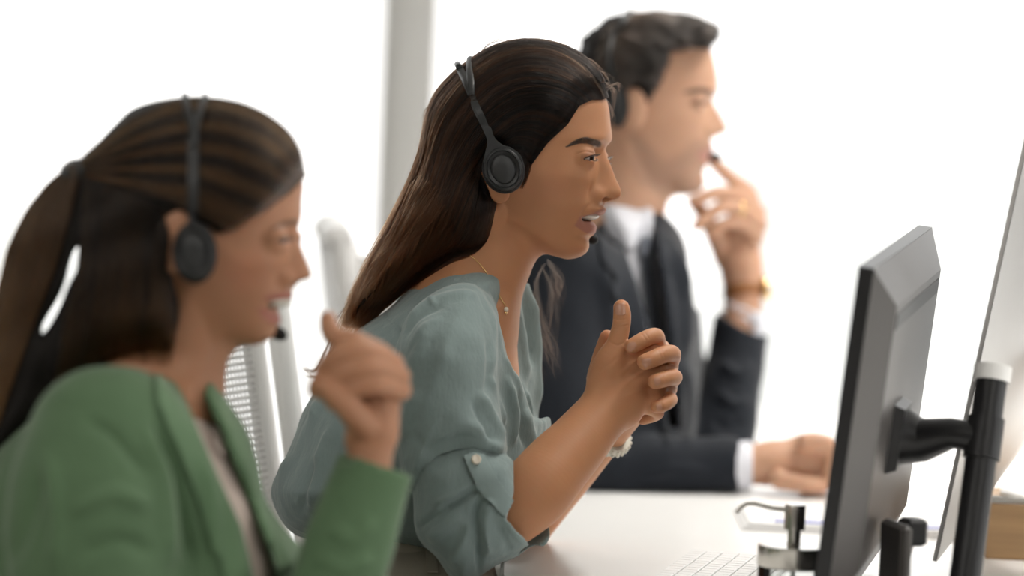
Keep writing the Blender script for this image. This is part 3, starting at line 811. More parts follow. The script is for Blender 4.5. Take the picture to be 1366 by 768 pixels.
# ------------------------------------------------------------------ the woman in the middle (teal blouse)
D2 = 3.30
H2 = Head(D2, (700, 230), math.radians(14),
    base=[(60,700),(66,722),(72,750),(80,772),(90,788),(100,796.5),(115,803),(131,806),(147,810),(166,811.8),(180,813),(187,812),(198,807),(208,804.5),(225,803),(245,802),(262,801.5),(272,801.5),(280,800),(290,795),(300,790),(310,786.5),(317,785),(321,784.6),(328,784.6),(335,782.8),(341,778.7),(345,772.9),(347,766),(350,750)],
    nose=[(190,811.5),(197.6,807.3),(207,807.9),(215,811),(227,815.8),(240,820.6),(250,825.2),(257.4,827.6),(263,826.6),(266.5,823.4),(268.4,818),(270.6,808),(273,802)],
    lips=[(272,801.5),(276.4,804.6),(279.3,807.2),(283,806.4),(287,803.5),(289.5,797),(294,789),(297.5,790.5),(302.8,794.4),(309,793.6),(313.3,791),(317.4,786),(321,784.6)],
    width=[(60,.060),(131,.066),(166,.069),(200,.0705),(235,.069),(270,.060),(300,.0505),(325,.041),(345,.031),(350,.028)],
    xb=690,
    skull=[(920,60),(840,55),(770,62),(735,64),(700,64),(660,72),(625,92),(600,125),(590,165),(595,205),(615,240),(640,262),(655,282),(668,300),(695,322),(727,337),(745,343),(766,347.5),(800,348.5),(860,349),(920,346)],
    T=[(60,.074),(240,.074),(270,.070),(300,.063),(325,.052),(350,.042)],
    noseW=[(190,.010),(207,.0115),(227,.013),(245,.0165),(258,.0195),(266,.019),(273,.015)],
    eye=None, ear=None, mouthW=.027)
H2.bumps = [(205, .017, 11, .0085, -.0045), (199, .034, 8, .012, -.0018), (188, .030, 8, .016, .0022), (238, .044, 14, .016, .0035), (292, .020, 9, .006, -.001), (258, .0245, 13, .005, -.0022), (318, .0, 5, .02, -.0008)]
F2 = Field().u(H2.core(), 0)
for sg in (-1, 1):
    ec = (786.0, 212.0, sg*.0315)
    F2.u(H2.ell(798, 261.5, sg*.0135, .0085, .0072, .0062), .007)                       # wing of the nose
    F2.u(H2.ell(*ec, .0134, .0134, .0142), .004)                                      # eyelids over the eyeball
    F2.s(H2.lids(ec, sg, -.75, 1.25, .0026, .0016, -.0011), .0010)
    F2.s(H2.ell(810, 267.2, sg*.0098, .0078, .0028, .0046, tilt=-.22), .0015)            # nostril
    F2.u(H2.ell(681.5, 233, sg*.0790, .0195, .0300, .0075, tilt=-.16), .004)             # ear
    F2.u(H2.ell(692, 261, sg*.0785, .0095, .0100, .0055), .006)                       # lobe
    F2.s(H2.ell(687, 229, sg*.0860, .0105, .0190, .0045, tilt=-.16), .003)
# open mouth between the lips
mo_c = H2.pt(789, 292.3, 0)
F2.s(H2.ell(784, 292.2, 0, .017, .0038, .0235, tilt=.20), .0012)
F2.u(chain([C3(668,262,D2+.01), C3(662,300,D2+.01), C3(650,345,D2), C3(632,385,D2-.005), C3(610,425,D2)], [.056,.0505,.0485,.050,.062], 4), .018)
F2.u(chain([C3(655,285,D2-.050), C3(650,330,D2-.036), C3(662,385,D2-.022)], [.008,.009,.006], 4), .022)    # neck muscle
F2.u(inflate([(600,352),(640,385),(668,398),(677,404),(678.5,430),(685,468),(693,505),(680,560),(600,560),(540,500),(550,410)], D2, .080, .060), .03)
V, Q = mesh_field(F2, C3(545,55,D2) - [0,0,.15] - [0,.40,0], C3(835,55,D2) + [0,0.01,.15], .00105, slack=4.5)
V = folds(V, Q, [([(765,208.5),(773,203.8),(783,202),(792,204.5),(797,208)], -.0009, 1.3, 'g'), ([(770,219.5),(778,222),(788,221)], -.0005, 1.6, 'g'), ([(790,270),(781,279),(774,290)], -.0010, 3.0, 'g')])
face2 = (V, Q)
# arms and clasped hands
def hand_field2():
    F = Field()
    F.u(chain([C3(650,715,3.125), C3(686,682,3.120), C3(714,655,3.125), C3(742,622,3.145), C3(770,592,3.165), C3(796,561,3.185), C3(822,535,3.20)], [.026,.0330,.0362,.0345,.0315,.0285,.0275], 9), 0)
    F.u(inflate([(812,470),(816,457),(834,456),(850,463),(866,466),(877,480),(881,497),(881,515),(879,533),(868,546),(852,554),(838,566),(818,560),(795,545),(786,518),(791,497),(800,481)], 3.207, .0185, .020, tilt=(.35, .0)), .014)
    for (x, y, d, r) in ((869,470,3.204,.0095), (879,492,3.206,.0098), (879,517,3.208,.0095), (873,538,3.212,.0085)): F.u(ell(C3(x-3,y,d), (r,r,r*.9)), .010)
    F.u(ell(C3(840,550,3.196), (.010,.010,.008)), .012)                                # wrist bone
    # thumb of the near hand, pointing up
    F.u(chain([C3(806,505,3.197), C3(812,483,3.190), C3(822,460,3.188), C3(828.5,436,3.188), C3(830,420,3.189), C3(829,410,3.190)], [.0165,.0150,.0108,.0094,.0092,.0083], 5), .008)
    # thumb of the far hand
    F.u(chain([C3(800,505,3.255), C3(803,478,3.245), C3(807,460,3.237), C3(810,449.5,3.232)], [.014,.0105,.0085,.0078], 5), .002)
    # far forearm, wrist and palm
    F.u(chain([C3(672,724,3.455), C3(720,668,3.425), C3(757,627,3.385), C3(794,586,3.345), C3(815,562,3.325), C3(838,530,3.295)], [.036,.0335,.0305,.0268,.0258,.027], 4), 0)
    F.u(inflate([(815,480),(835,470),(862,470),(876,490),(880,515),(877,540),(858,552),(835,558),(815,545),(806,515)], 3.27, .018, .018), .012)
    # fingers of the far hand laid over the near one
    for pts, rad in (
        ([(852,486,3.262),(874,470,3.243),(876,449.5,3.213),(866,449.5,3.194),(853,456,3.185),(843,461.5,3.1815)], [.0100,.0090,.0086,.0084,.0084,.0076]),
        ([(862,500,3.262),(889,488,3.248),(897,472.5,3.216),(886,472.5,3.193),(871,478.5,3.180),(860,482.5,3.176)], [.0100,.0094,.0091,.0089,.0088,.0080]),
        ([(862,520,3.262),(890,510,3.250),(900,503,3.218),(892,504,3.196),(880,507,3.182),(873.5,508.5,3.178)], [.0096,.0088,.0083,.0082,.0081,.0074]),
        ([(858,538,3.262),(884,532,3.248),(894,532,3.218),(891,536,3.200),(882,541,3.187),(876,542.5,3.184)], [.0090,.0080,.0076,.0074,.0072,.0065])):
        F.u(chain([C3(*p) for p in pts], rad, 5), .0016)
    # fingers of the near hand passing behind
    for pts, rad in (([(869,470,3.208),(883,468,3.232),(880,462,3.265),(858,468,3.29)], [.0092,.0088,.0082,.0075]),
                     ([(878,492,3.208),(893,492,3.234),(888,486,3.270),(862,490,3.296)], [.0094,.009,.0084,.0075]),
                     ([(878,517,3.210),(892,519,3.234),(888,515,3.268),(862,515,3.292)], [.0090,.0086,.008,.007]),
                     ([(868,543,3.214),(877,549,3.224),(872,554,3.236),(858,559,3.246)], [.0078,.0074,.0066,.0058])):
        F.u(chain([C3(*p) for p in pts], rad, 5), .0025)
    return F
FH2 = hand_field2()
V, Q = mesh_field(FH2, C3(630,770,3.06), C3(920,395,3.06) + [0,0,.44], .00092)
V = relax(V, Q, 3, .4)
def wr(pts, h=-.00035, w=1.1): return (pts, h, w, 'g', True)
V = folds(V, Q, [wr([(820,425),(827,427),(836,425)], -.0005), wr([(820,429.5),(828,431),(838,429)]), wr([(819,434),(828,435.5),(838,433)], -.0005), wr([(819,438),(828,439)]), wr([(814,456),(824,460),(833,457)], -.0006, 1.4),
                 wr([(857,446),(862,453)]), wr([(861,444),(866,451)], -.0004), wr([(879,468),(883,478)]), wr([(883,467),(887,476)], -.0004), wr([(886,498),(888,509)]), wr([(882,536),(886,546)]),
                 ([(826,520),(850,500),(872,490)], .0008, 3.0), ([(832,530),(855,520),(876,517)], .0007, 3.0), ([(822,505),(845,482),(866,470)], .0008, 3.0), wr([(795,497),(812,487),(822,478)], -.0006, 2.5)])
arms2 = (V, Q)
FB2 = Field().u(chain([C3(565,665,D2), C3(550,610,D2), C3(565,520,D2), C3(600,440,D2)], [.08,.085,.085,.06], 4), .02)
for d_, e_ in ((-.14, 3.11), (.14, 3.45)):
    FB2.u(chain([C3(600,440,D2+d_*.8), C3(600,540,(D2+d_+e_)/2), C3(608,640,e_), C3(640,690,e_)], [.034,.032,.026,.020], 4), .02)
core2 = mesh_field(FB2, C3(470,800,D2) - [0,0,.25], C3(720,390,D2) + [0,0,.25], .006)
VB, QB = join([face2, arms2, core2])
sx, sy, w = H2.local(VB.astype(f4)); px, py = proj(VB)
isface = np.zeros(len(VB), bool); isface[:len(face2[0])] = True
lip_u = sd_poly(np.stack([sx, sy], 1), spl([(767,292.8),(780,289.8),(792,287),(800,283),(805,279.4),(812,279),(812,290),(796,291.5),(782,293.2)], 4, True))
lip_l = sd_poly(np.stack([sx, sy], 1), spl([(766,293.6),(774,292),(786,294),(792,296),(800,297),(800,312.5),(790,313),(783,309.5),(775,303)], 4, True))
lips = np.clip(.5 - np.minimum(lip_u, lip_l) / 1.6, 0, 1) * isface
lips *= np.clip((.030 - np.abs(w)) / .003, 0, 1)
cheek = np.exp(-(((sx - 752) / 34)**2 + ((sy - 255) / 26)**2)) * isface * .35
near = np.clip(-w / .004, 0, 1) * isface
vv = VB.astype(f4) - H2.pt(786, 212, -.0315); az = np.arctan2(-(vv @ H2.e2), vv @ H2.e1); tt = (az - .25) / 1.0; zed = vv[:, 1] - (-.0011 - .0016*tt + .0026*(1-tt*tt))
ed = np.where(np.abs(tt) < 1.08, np.abs(zed), 1); rr_ = np.linalg.norm(vv, axis=1)
liner = np.clip(1.5 - ed / .0010, 0, 1) * (rr_ < .0175) * near
lid = np.exp(-((zed - .003) / .0032)**2) * (np.abs(tt) < 1.3) * (rr_ < .02) * near * .5
BROW = [(755.5,196.5),(763,190),(772,185.2),(782,183.2),(792,185.5),(800.5,188.5),(801,195.5),(793,195),(784,191.8),(774,191.3),(764,194)]
brow = np.clip(.6 - sd_poly(np.stack([px, py], 1), spl(BROW, 4, True)) / 2.2, 0, 1) * near * .82
tips = np.clip(np.exp(-((px - 829)**2 + (py - 408)**2) / 260) + np.exp(-((px - 808)**2 + (py - 450)**2) / 160), 0, 1) * (~isface) * .5
tone2 = skin_tone(VB, (.505, .240, .122), [(cheek, (.50, .215, .125)), (lid, (.28, .14, .09)), (liner, (.03, .02, .016)), (lips, (.40, .175, .125)), (brow, (.060, .036, .024)), (tips, (.58, .25, .12))])
w2 = mesh_obj('person', to_world(VB), QB, M['skin2'], None, attrs={'tone': tone2})
tag(w2, 'person with long dark hair in a teal blouse, both hands clasped above the desk', 'person')
bv_face2 = bvh_of(*face2); bv_hand2 = bvh_of(*arms2)
# eyes, lashes, brows, teeth
for sg in (-1, 1): eyeball(H2, w2, 786.0, 212.0, sg*.0315, (.0, -.16))
rs = np.random.RandomState(5); ls = []
for sg in (-1, 1):
    for k in range(60):
        t = rs.uniform(-.8, 1); a = .25 + t; z0 = -.0011 - .0016*t + .0026*(1-t*t)
        rad = math.sqrt(max(.0137**2 - z0*z0, 1e-6)); dr = (H2.e1*math.cos(a) + H2.e2*math.sin(a)*sg).astype(float)
        base = H2.pt(786.0, 212.0, sg*.0315).astype(float) + dr*rad + np.array([0, z0, 0]); ln = rs.uniform(.7, 1.15)
        ls.append(np.array([base + dr*.0048*ln*u + np.array([0, -.0014*u + .0030*u*u, 0])*ln for u in np.linspace(0, 1, 6)]))
        if k % 2:
            z1 = -.0011 - .0016*t - .0026*(1-t*t); base = base + np.array([0, z1 - z0, 0])
            ls.append(np.array([base + dr*.0028*ln*u + np.array([0, -.0012*u, 0]) for u in np.linspace(0, 1, 5)]))
strands('eyelash', ls, .00016, M['lash'], w2)
def eyebrow(H, bvh, root, poly, n, seed, lean=(-.5, -.25), length=.0075, rad=.00013, mat='lash', d0=D2):
    rs = np.random.RandomState(seed); P = spl(poly, 5, True); lo, hi = P.min(0), P.max(0); out = []
    while len(out) < n:
        q = rs.uniform(lo, hi)
        if sd_poly(q[None], P)[0] > -.2: continue
        u = (q[0] - lo[0]) / (hi[0] - lo[0])
        c0, n0 = hit(bvh, *q)
        if c0 is None: continue
        dirx = -(.55 + .3*rs.rand()) ; diry = .55*u + .05 + .15*rs.normal()
        out.append(np.array([c0 + n0*.0004 + (np.array([dirx, diry, 0]) * length*rs.uniform(.6, 1.1) + n0*.0006)*t for t in np.linspace(0, 1, 4)]))
    return strands('eyebrow', out, rad, M[mat], root)
eyebrow(H2, bv_face2, w2, BROW, 700, 3)
tv = Field().u(H2.ell(781, 289.2, 0, .0140, .0046, .0190), 0)
TVm, TQ = mesh_field(tv, H2.pt(700,300,-.03)*[1,1,1] - .03, H2.pt(800,280,.03) + .03, .0011)
mesh_obj('teeth', to_world(TVm), TQ, M['teeth'], w2)
# nails
for k, poly in enumerate(([(836.5,460.5),(844.5,455.5),(849.5,460),(846,465.5),(839,468.5)], [(856,480.5),(866.5,477.5),(869,484),(860.5,489.5)], [(872,504.5),(880,504.5),(881.5,510),(874.5,513.5)], [(875.5,540.3),(882,539.6),(882.7,545.2),(877,547.6)], [(821.5,408),(828,403.5),(833.5,407.5),(834,419),(822,419)])):
    decal('fingernail', poly, bv_hand2, .0006, .0008, M['nail'], w2, step=1.0, smooth=True)
# ---- teal blouse
M['blouse'] = pmat('teal crinkled cotton', (.232, .296, .292), .85, noise=.06, nscale=25, bump=.55, bscale=170, bdist=.0016, sheen=.3, stretch=(1.6, 1, .55), spec=.25)
FC = Field()
FC.u(inflate([(612,346),(597,346),(575,360),(545,385),(510,415),(475,440),(447,475),(427,510),(405,550),(390,588),(375,622),(362,648),(362,668),(372,692),(392,711),(440,727),(520,738),(600,750),(660,744),(700,705),(726,645),(734,590),(734,540),(733,490),(731,450),(727,412),(719,385),(709,367),(690,372),(660,352),(635,345)],
             D2, .158, .115, Tf=lambda x, y: np.clip(.62 + (y - 350) / 200, .62, 1.0)), 0)
FC.u(inflate([(548,415),(575,392),(600,380),(624,377),(644,388),(656,418),(661,450),(664,490),(663,525),(669,571),(677,601),(660,612),(637,608),(600,615),(577,629),(558,648),(542,652),(533,609),(521,565),(520,530),(525,490),(533,450)],
             3.13, .068, .056, df=lambda x, y: np.interp(y, [380, 480, 610], [3.185, 3.150, 3.125]), Tf=lambda x, y: np.interp(y, [380, 450, 600, 640], [.85, 1, 1.02, 1.08])), .016)
FC.u(inflate([(553,625),(573,603),(602,590),(637,588),(664,602),(684,611),(690,620),(700,650),(720,680),(738,697),(729,726),(714,729),(690,742),(660,757),(640,770),(620,782),(600,770),(582,744),(563,727),(554,703),(552,670)],
             3.118, .060, .040), .0035)
far_sleeve = chain([C3(610,425,3.43), C3(618,520,3.46), C3(630,625,3.47), C3(660,700,3.46)], [.070,.068,.064,.056], 4)
FC.u(far_sleeve, .03)
# neckline: the far front shows beyond the near edge
vsh = Sheet([(598,325),(612,345),(626,350),(639,373),(654,396),(664.5,418),(670,447),(675,475),(683,492),(692,504),(700,531),(709,557),(722,560),(750,545),(752,330),(680,318)], False)
def vcut(P):
    D = P[:, 2]; x = 683 + FPX*P[:, 0]/D; y = 384 - FPX*P[:, 1]/D
    return np.maximum(vsh(x, y) * (D2 / FPX), (D - (3.275 + (x - 676)*.0020)) * .8).astype(f4)
FC.s((vcut, C3(680,440,3.2).astype(f4), .32), .006)
# rolled cuff: near edge cut back so the inside shows, and hollow round the forearm
csh = Sheet([(688,604),(684.5,655),(675,694),(703,722),(716,730),(760,715),(770,600)], False)
def ccut(P):
    D = P[:, 2]; x = 683 + FPX*P[:, 0]/D; y = 384 - FPX*P[:, 1]/D
    return np.maximum(csh(x, y) * (D2 / FPX), D - 3.122).astype(f4)
FC.s((ccut, C3(715,660,3.05).astype(f4), .2), .003)
FC.s(chain([C3(688,690,3.118), C3(714,655,3.125), C3(752,610,3.15)], [.036,.042,.050], 4), .003)
FC.s(chain([C3(664,728,3.455), C3(700,690,3.435), C3(740,645,3.40)], [.030,.040,.045], 4), .003)
V, Q = mesh_field(FC, C3(345,800,3.0) - [.02,0,0], C3(750,325,D2) + [.02,.02,.30], .0021)
V = relax(V, Q, 2, .5)
mm = .0013
V = folds(V, Q, [
    ([(432,526),(410,565),(389,606),(366,648)], 7*mm, 7), ([(419,540),(397,590),(384,620)], -5*mm, 6), ([(450,560),(430,610),(408,680)], 6*mm, 9), ([(480,560),(465,640),(440,710)], 5*mm, 12), ([(425,610),(398,690)], -4*mm, 7),
    ([(507,412),(534,441)], -1.6*mm, 1.6, 'g', True), ([(534,441),(528,480),(522,520)], -2.5*mm, 3, 'g', True), ([(540,438),(565,410),(600,396),(640,392)], 3*mm, 5), ([(538,455),(560,425),(595,408)], -2*mm, 3.5), ([(543,470),(565,440),(590,424)], 2*mm, 4), ([(485,440),(478,470),(474,500)], 3.0*mm, 5), ([(508,450),(500,480),(497,510)], 3.0*mm, 5),
    ([(572,400),(578,404),(580,410)], 2*mm, 2.5), ([(535,520),(560,465),(575,430)], 3*mm, 8), ([(555,560),(585,500),(600,450)], 3*mm, 10), ([(530,590),(545,545),(560,520)], 3*mm, 7),
    ([(646,392),(657,425),(661,460),(659,500)], 3*mm, 4), ([(652,450),(652,500),(646,530)], -2*mm, 4), ([(640,520),(652,552),(672,592)], 5*mm, 5), ([(630,530),(642,565),(662,600)], -3*mm, 5), ([(655,498),(664,535),(671,570)], 3.5*mm, 3.5),
    ([(552,632),(585,602),(625,592),(672,598)], 6*mm, 7), ([(575,590),(610,570),(650,575)], 3*mm, 8), ([(545,575),(570,600),(600,606)], -2*mm, 8),
    ([(585,683),(612,668),(638,650)], -6*mm, 4), ([(578,676),(605,660),(630,645)], 4*mm, 5), ([(646,658),(634,685),(640,745),(637,768)], -7*mm, 3.5), ([(654,665),(648,700),(652,745)], 5*mm, 6), ([(555,708),(575,690),(592,681)], -3*mm, 4), ([(570,720),(600,700),(625,690)], 4*mm, 8), ([(630,690),(615,730),(600,760)], 4*mm, 7), ([(670,690),(690,715),(705,728)], 3*mm, 4), ([(660,700),(675,725),(680,742)], -3*mm, 5),
    ([(664,420),(670,450),(676,478),(690,506),(700,532)], 2.5*mm, 3.5), ([(677,500),(686,550),(684,598)], 5*mm, 5), ([(690,520),(694,560),(702,600)], -4*mm, 4), ([(700,545),(708,580),(714,610)], 4*mm, 5),
    ([(708,375),(716,430),(720,500),(722,560)], 5*mm, 5), ([(700,382),(706,430),(709,490)], -5*mm, 4), ([(722,400),(728,460),(729,540)], 5*mm, 4), ([(716,400),(723,450),(725,540)], -4*mm, 3), ([(690,400),(696,450),(704,510)], 4*mm, 5), ([(700,520),(706,545),(708,556)], 3*mm, 3),
])
V = relax(V, Q, 1, .5); Nn = vnormals(V, Q); V = V + Nn * (wobble(V, .0011, 40, 1) + wobble(V, .0006, 95, 2))[:, None]
VBl, QBl = V, Q
blouse = mesh_obj('blouse', to_world(V), Q, M['blouse'], w2)
bv_bl = bvh_of(V, Q)
M['strap'] = pmat('teal cotton strap', (.25, .318, .313), .85, bump=.25, bscale=300, sheen=.2, spec=.25)
strap = decal('sleeve_strap', [(618,610),(631,606),(644,609),(654,627),(667,647),(681,667),(671,689),(655,674),(638,652),(626,630)], bv_bl, .0052, .0042, M['strap'], blouse, step=2.0)
bc, bn = hit(bv_bl, 633.7, 615.4)
def disc(name, c, n, prof, mat, parent, seg=28, up=(0, 1, 0)):
    """small round piece at view point c facing along view normal n"""
    n = n / np.linalg.norm(n); a = np.cross(up, n); a /= np.linalg.norm(a); b = np.cross(n, a)
    V = []; F = []
    for r, h in prof:
        for k in range(seg):
            t = 2*math.pi*k/seg; V.append(c + a*r*math.cos(t) + b*r*math.sin(t) + n*h)
    for i in range(len(prof)-1):
        for k in range(seg): F.append((i*seg+k, i*seg+(k+1) % seg, (i+1)*seg+(k+1) % seg, (i+1)*seg+k))
    F.append(list(range((len(prof)-1)*seg, len(prof)*seg)))
    return mesh_obj(name, to_world(np.array(V)), F, mat, parent)
M['pearl'] = pmat('cream shirt button', (.78, .70, .58), .25, noise=.05, nscale=300, coat=.3)
disc('button', bc, bn*.5 + np.array([0, 0, -.5]), [(.0049, .006), (.0050, .0085), (.0044, .0096), (.0034, .0092)], M['pearl'], blouse)
# ---- beige trousers
M['beige'] = pmat('beige twill', (.50, .45, .38), .8, noise=.05, bump=.3, bscale=500, bdist=.0006)
tr = legs(w2, -.12, 3.29, .665, M['beige'], r=.88)
wb_f = Field().u(inflate([(470,704),(520,714),(600,724),(645,730),(660,756),(655,830),(470,830)], D2, .150, .10), 0)
V, Q = mesh_field(wb_f, C3(450,840,D2) - [0,0,.2], C3(700,690,D2) + [0,0,.2], .005); bv_wb = bvh_of(V, Q)
mesh_obj('waistband', to_world(V), Q, M['beige'], w2)
decal('belt_loop', [(567,727),(582,727),(584,766),(569,766)], bv_wb, .003, .003, M['beige'], w2, step=3)
# ---- hair
M['hairbase2'] = pmat('dark brown hair mass', (.007, .005, .004), .6, noise=.3, nscale=120, bump=.6, bscale=120, bdist=.002, stretch=(1, 1, .2), spec=.2)
M['hair2'] = hair_mat('dark brown strands', (.0045, .0034, .003), (.115, .045, .019), .32, root=True, ior=1.25)
S2 = [(806,126),(811,119),(805,104),(795,91),(782,79),(768,70),(750,61),(725,54.5),(700,52.5),(675,56.5),(655,64.5),(636,77),(612,95),(591,114),(577,137),(569,162),(567,190),(563,212),(553,237),(541,260),(529,285),(516,312),(501,338),(487,362),(474,385),(464,405),(459,425),(461,437),(470,437),(490,422),(515,403),(545,381),(575,361),(600,350),(630,352),(670,345),(710,330),(790,300),(850,220),(850,150)]
Hc = [(815,117),(806,131.5),(794,127.5),(784,127),(771,134),(762,147),(755,159),(739,175),(721,189),(712,204),(708,219),(703,234),(694,244),(680,214),(660,203),(645,209),(638,222),(640,240),(650,257),(664,271),(661,285),(656,303),(651,320),(641,336),(620,346),(603,349),(575,362),(545,383),(515,405),(490,424),(470,439),(455,440),(440,420),(470,360),(540,210),(555,110),(640,40),(760,40),(830,90)]
FHr = Field().u(inflate(S2, D2, .0865, .066, Tf=lambda x, y: np.interp(y, [60, 250, 440], [1, 1.0, .93])), 0)
FHr.i(prism(Hc, 2.9, 3.7, D2), .022)
V, Q = mesh_field(FHr, C3(440,450,D2) - [0,0,.12], C3(830,40,D2) + [0,0,.12], .002)
x, y = proj(V); Nn = vnormals(V, Q)
# locks: shallow waves running along the hair
V = V + Nn * ((np.sin((x*.35 + y*.9)*.16 + 3*np.sin(x*.02)) * .0012 + wobble(V, .0012, 55, 4)) * np.clip((y - 60) / 60, 0, 1))[:, None]
bv_h2 = bvh_of(*join([(V, Q), face2]))
hair2 = mesh_obj('hair', to_world(V), Q, M['hairbase2'], w2)
G2 = [[(811,130),(797,98),(771,73),(736,57.5),(700,53.5),(660,63),(625,86),(595,111),(573,145),(565,190),(551,237),(526,290),(496,345),(469,395),(457,434)],
 [(803,133),(784,106),(750,80),(715,72),(680,78),(645,98),(612,130),(588,170),(575,210),(560,255),(535,305),(505,355),(478,400),(460,437)],
 [(789,133),(768,113),(735,100),(700,98),(665,108),(632,135),(605,175),(588,220),(570,268),(545,318),(515,362),(488,405),(466,438)],
 [(772,141),(748,126),(715,120),(685,125),(655,145),(628,180),(605,225),(585,275),(560,320),(528,365),(500,408),(474,438)],
 [(757,166),(730,150),(698,150),(672,165),(648,190),(625,225),(607,265),(588,305),(560,345),(530,380),(505,412),(482,434)],
 [(731,190),(704,181),(680,185),(660,202),(640,232),(626,268),(608,308),(583,341),(553,370),(523,398),(496,424)],
 [(710,219),(690,203),(668,203),(646,208),(634,235),(634,268),(624,312),(600,340),(568,364),(536,390),(510,412)],
 [(660,275),(655,300),(648,322),(632,338),(610,346),(585,356),(560,372)]]
rs = np.random.RandomState(11)
cv, tn = tress(G2[:7], 5000, 44, rs, bv_h2, off=(.0004, .0028), amp=1.7, fallback=D2, startjit=.012)
c2, t2 = tress([[(638,222),(638,258),(627,306),(602,340),(568,366),(536,392),(510,414)], G2[7]], 500, 30, rs, bv_h2, off=(.0002, .002), amp=1.5, fallback=D2)
cv += c2; tn += t2
c2, t2 = tress([[(q[0]-1.5, q[1]-1.5) for q in G2[0]], G2[0], G2[1]], 500, 30, rs, bv_h2, off=(0, .004), amp=2.6, fallback=D2, endjit=.2, startjit=.2)
cv += c2; tn += t2
# lighter, looser lengths at the bottom
c2, t2 = tress([[(560,230),(535,285),(505,340),(474,390),(455,430),(448,452)], [(585,250),(552,305),(520,352),(488,402),(465,442)], [(600,285),(570,330),(535,375),(500,416),(474,442)], [(610,330),(575,358),(540,386),(505,415),(486,438)]], 1500, 22, rs, bv_h2, off=(.0, .005), amp=3.0, fallback=D2, endjit=.2, startjit=.35)
cv += c2; tn += [np.clip(t*.6 + .55, 0, 1) for t in t2]
c2, t2 = tress([[(722,186),(713,206),(706,228),(700,250)], [(712,196),(705,214),(699,236),(694,252)]], 130, 14, rs, bv_h2, off=(.0002, .0012), amp=1.0, fallback=D2, endjit=.25)
cv += c2; tn += [t*.2 for t in t2]
strands('hair_strand', cv, .00021, M['hair2'], hair2, tn)
M['wisp'] = hair_mat('fine dark loose hair', (.0035, .0025, .002), (.030, .013, .007), .4, root=True, ior=1.25)
def wild(name, seeds, n, rs, rad, mat, parent, curl=4, d=(3.3, .02), tn0=.1):
    """loose single hairs: each follows a px line with its own curl"""
    out = []; tone = []
    for g in seeds:
        for k in range(n):
            q = spl(g, 6); u = np.linspace(0, 1, len(q)); a = rs.normal(size=6)
            q = q + np.stack([np.sin(u*(5+2*a[0])+a[1])*curl*u*(1+a[2]*.5) + a[3]*curl*.6*u, np.cos(u*(4+2*a[4])+a[5])*curl*u*.8 + rs.normal()*curl*.4*u], 1)
            dd = d[0] + rs.normal()*d[1]
            m = len(q) - rs.randint(0, len(q)//3)
            out.append(np.array([C3(p[0], p[1], dd) for p in q[:m]])); tone.append(np.clip(tn0 + .45*u[:m] + .1*rs.normal(), 0, 1))
    return strands(name, out, rad, mat, parent, tone)
wild('hair_wisp', [[(806,122),(815,116),(820,122),(817,132)], [(800,110),(812,112),(820,128),(816,150)], [(806,128),(813,140),(818,155),(815,166)], [(790,92),(806,98),(816,112)], [(805,118),(824,112),(827,126)], [(770,72),(790,82),(804,96)]], 9, rs, .00009, M['wisp'], hair2, 3, (3.30, .02), 0)
wild('hair_wisp', [[(730,345),(738,358),(742,380),(745,410)], [(722,352),(732,380),(738,420),(735,470)], [(728,350),(715,378),(722,430),(732,470),(738,500)], [(716,378),(708,410),(718,450),(733,480)], [(712,372),(720,420),(735,460),(742,500)], [(705,376),(704,420),(712,470),(724,510)], [(730,350),(745,372),(742,400)]], 18, rs, .00011, M['wisp'], hair2, 7, (3.395, .012), -.15)
wild('hair_wisp', [[(450,432),(436,462),(424,492),(410,494),(402,482)], [(452,430),(440,468),(430,500),(414,502),(404,492)], [(456,430),(444,470),(436,505)]], 26, rs, .00016, M['wisp'], hair2, 3, (3.40, .02))
wild('hair_wisp', [[(566,170),(560,195),(562,215),(557,228)], [(556,235),(540,262),(530,285)], [(520,300),(500,330),(480,365)], [(470,395),(452,420),(440,440)], [(640,70),(655,58),(690,50)], [(575,137),(566,150),(560,175)]], 12, rs, .00012, M['wisp'], hair2, 3, (3.30, .03))
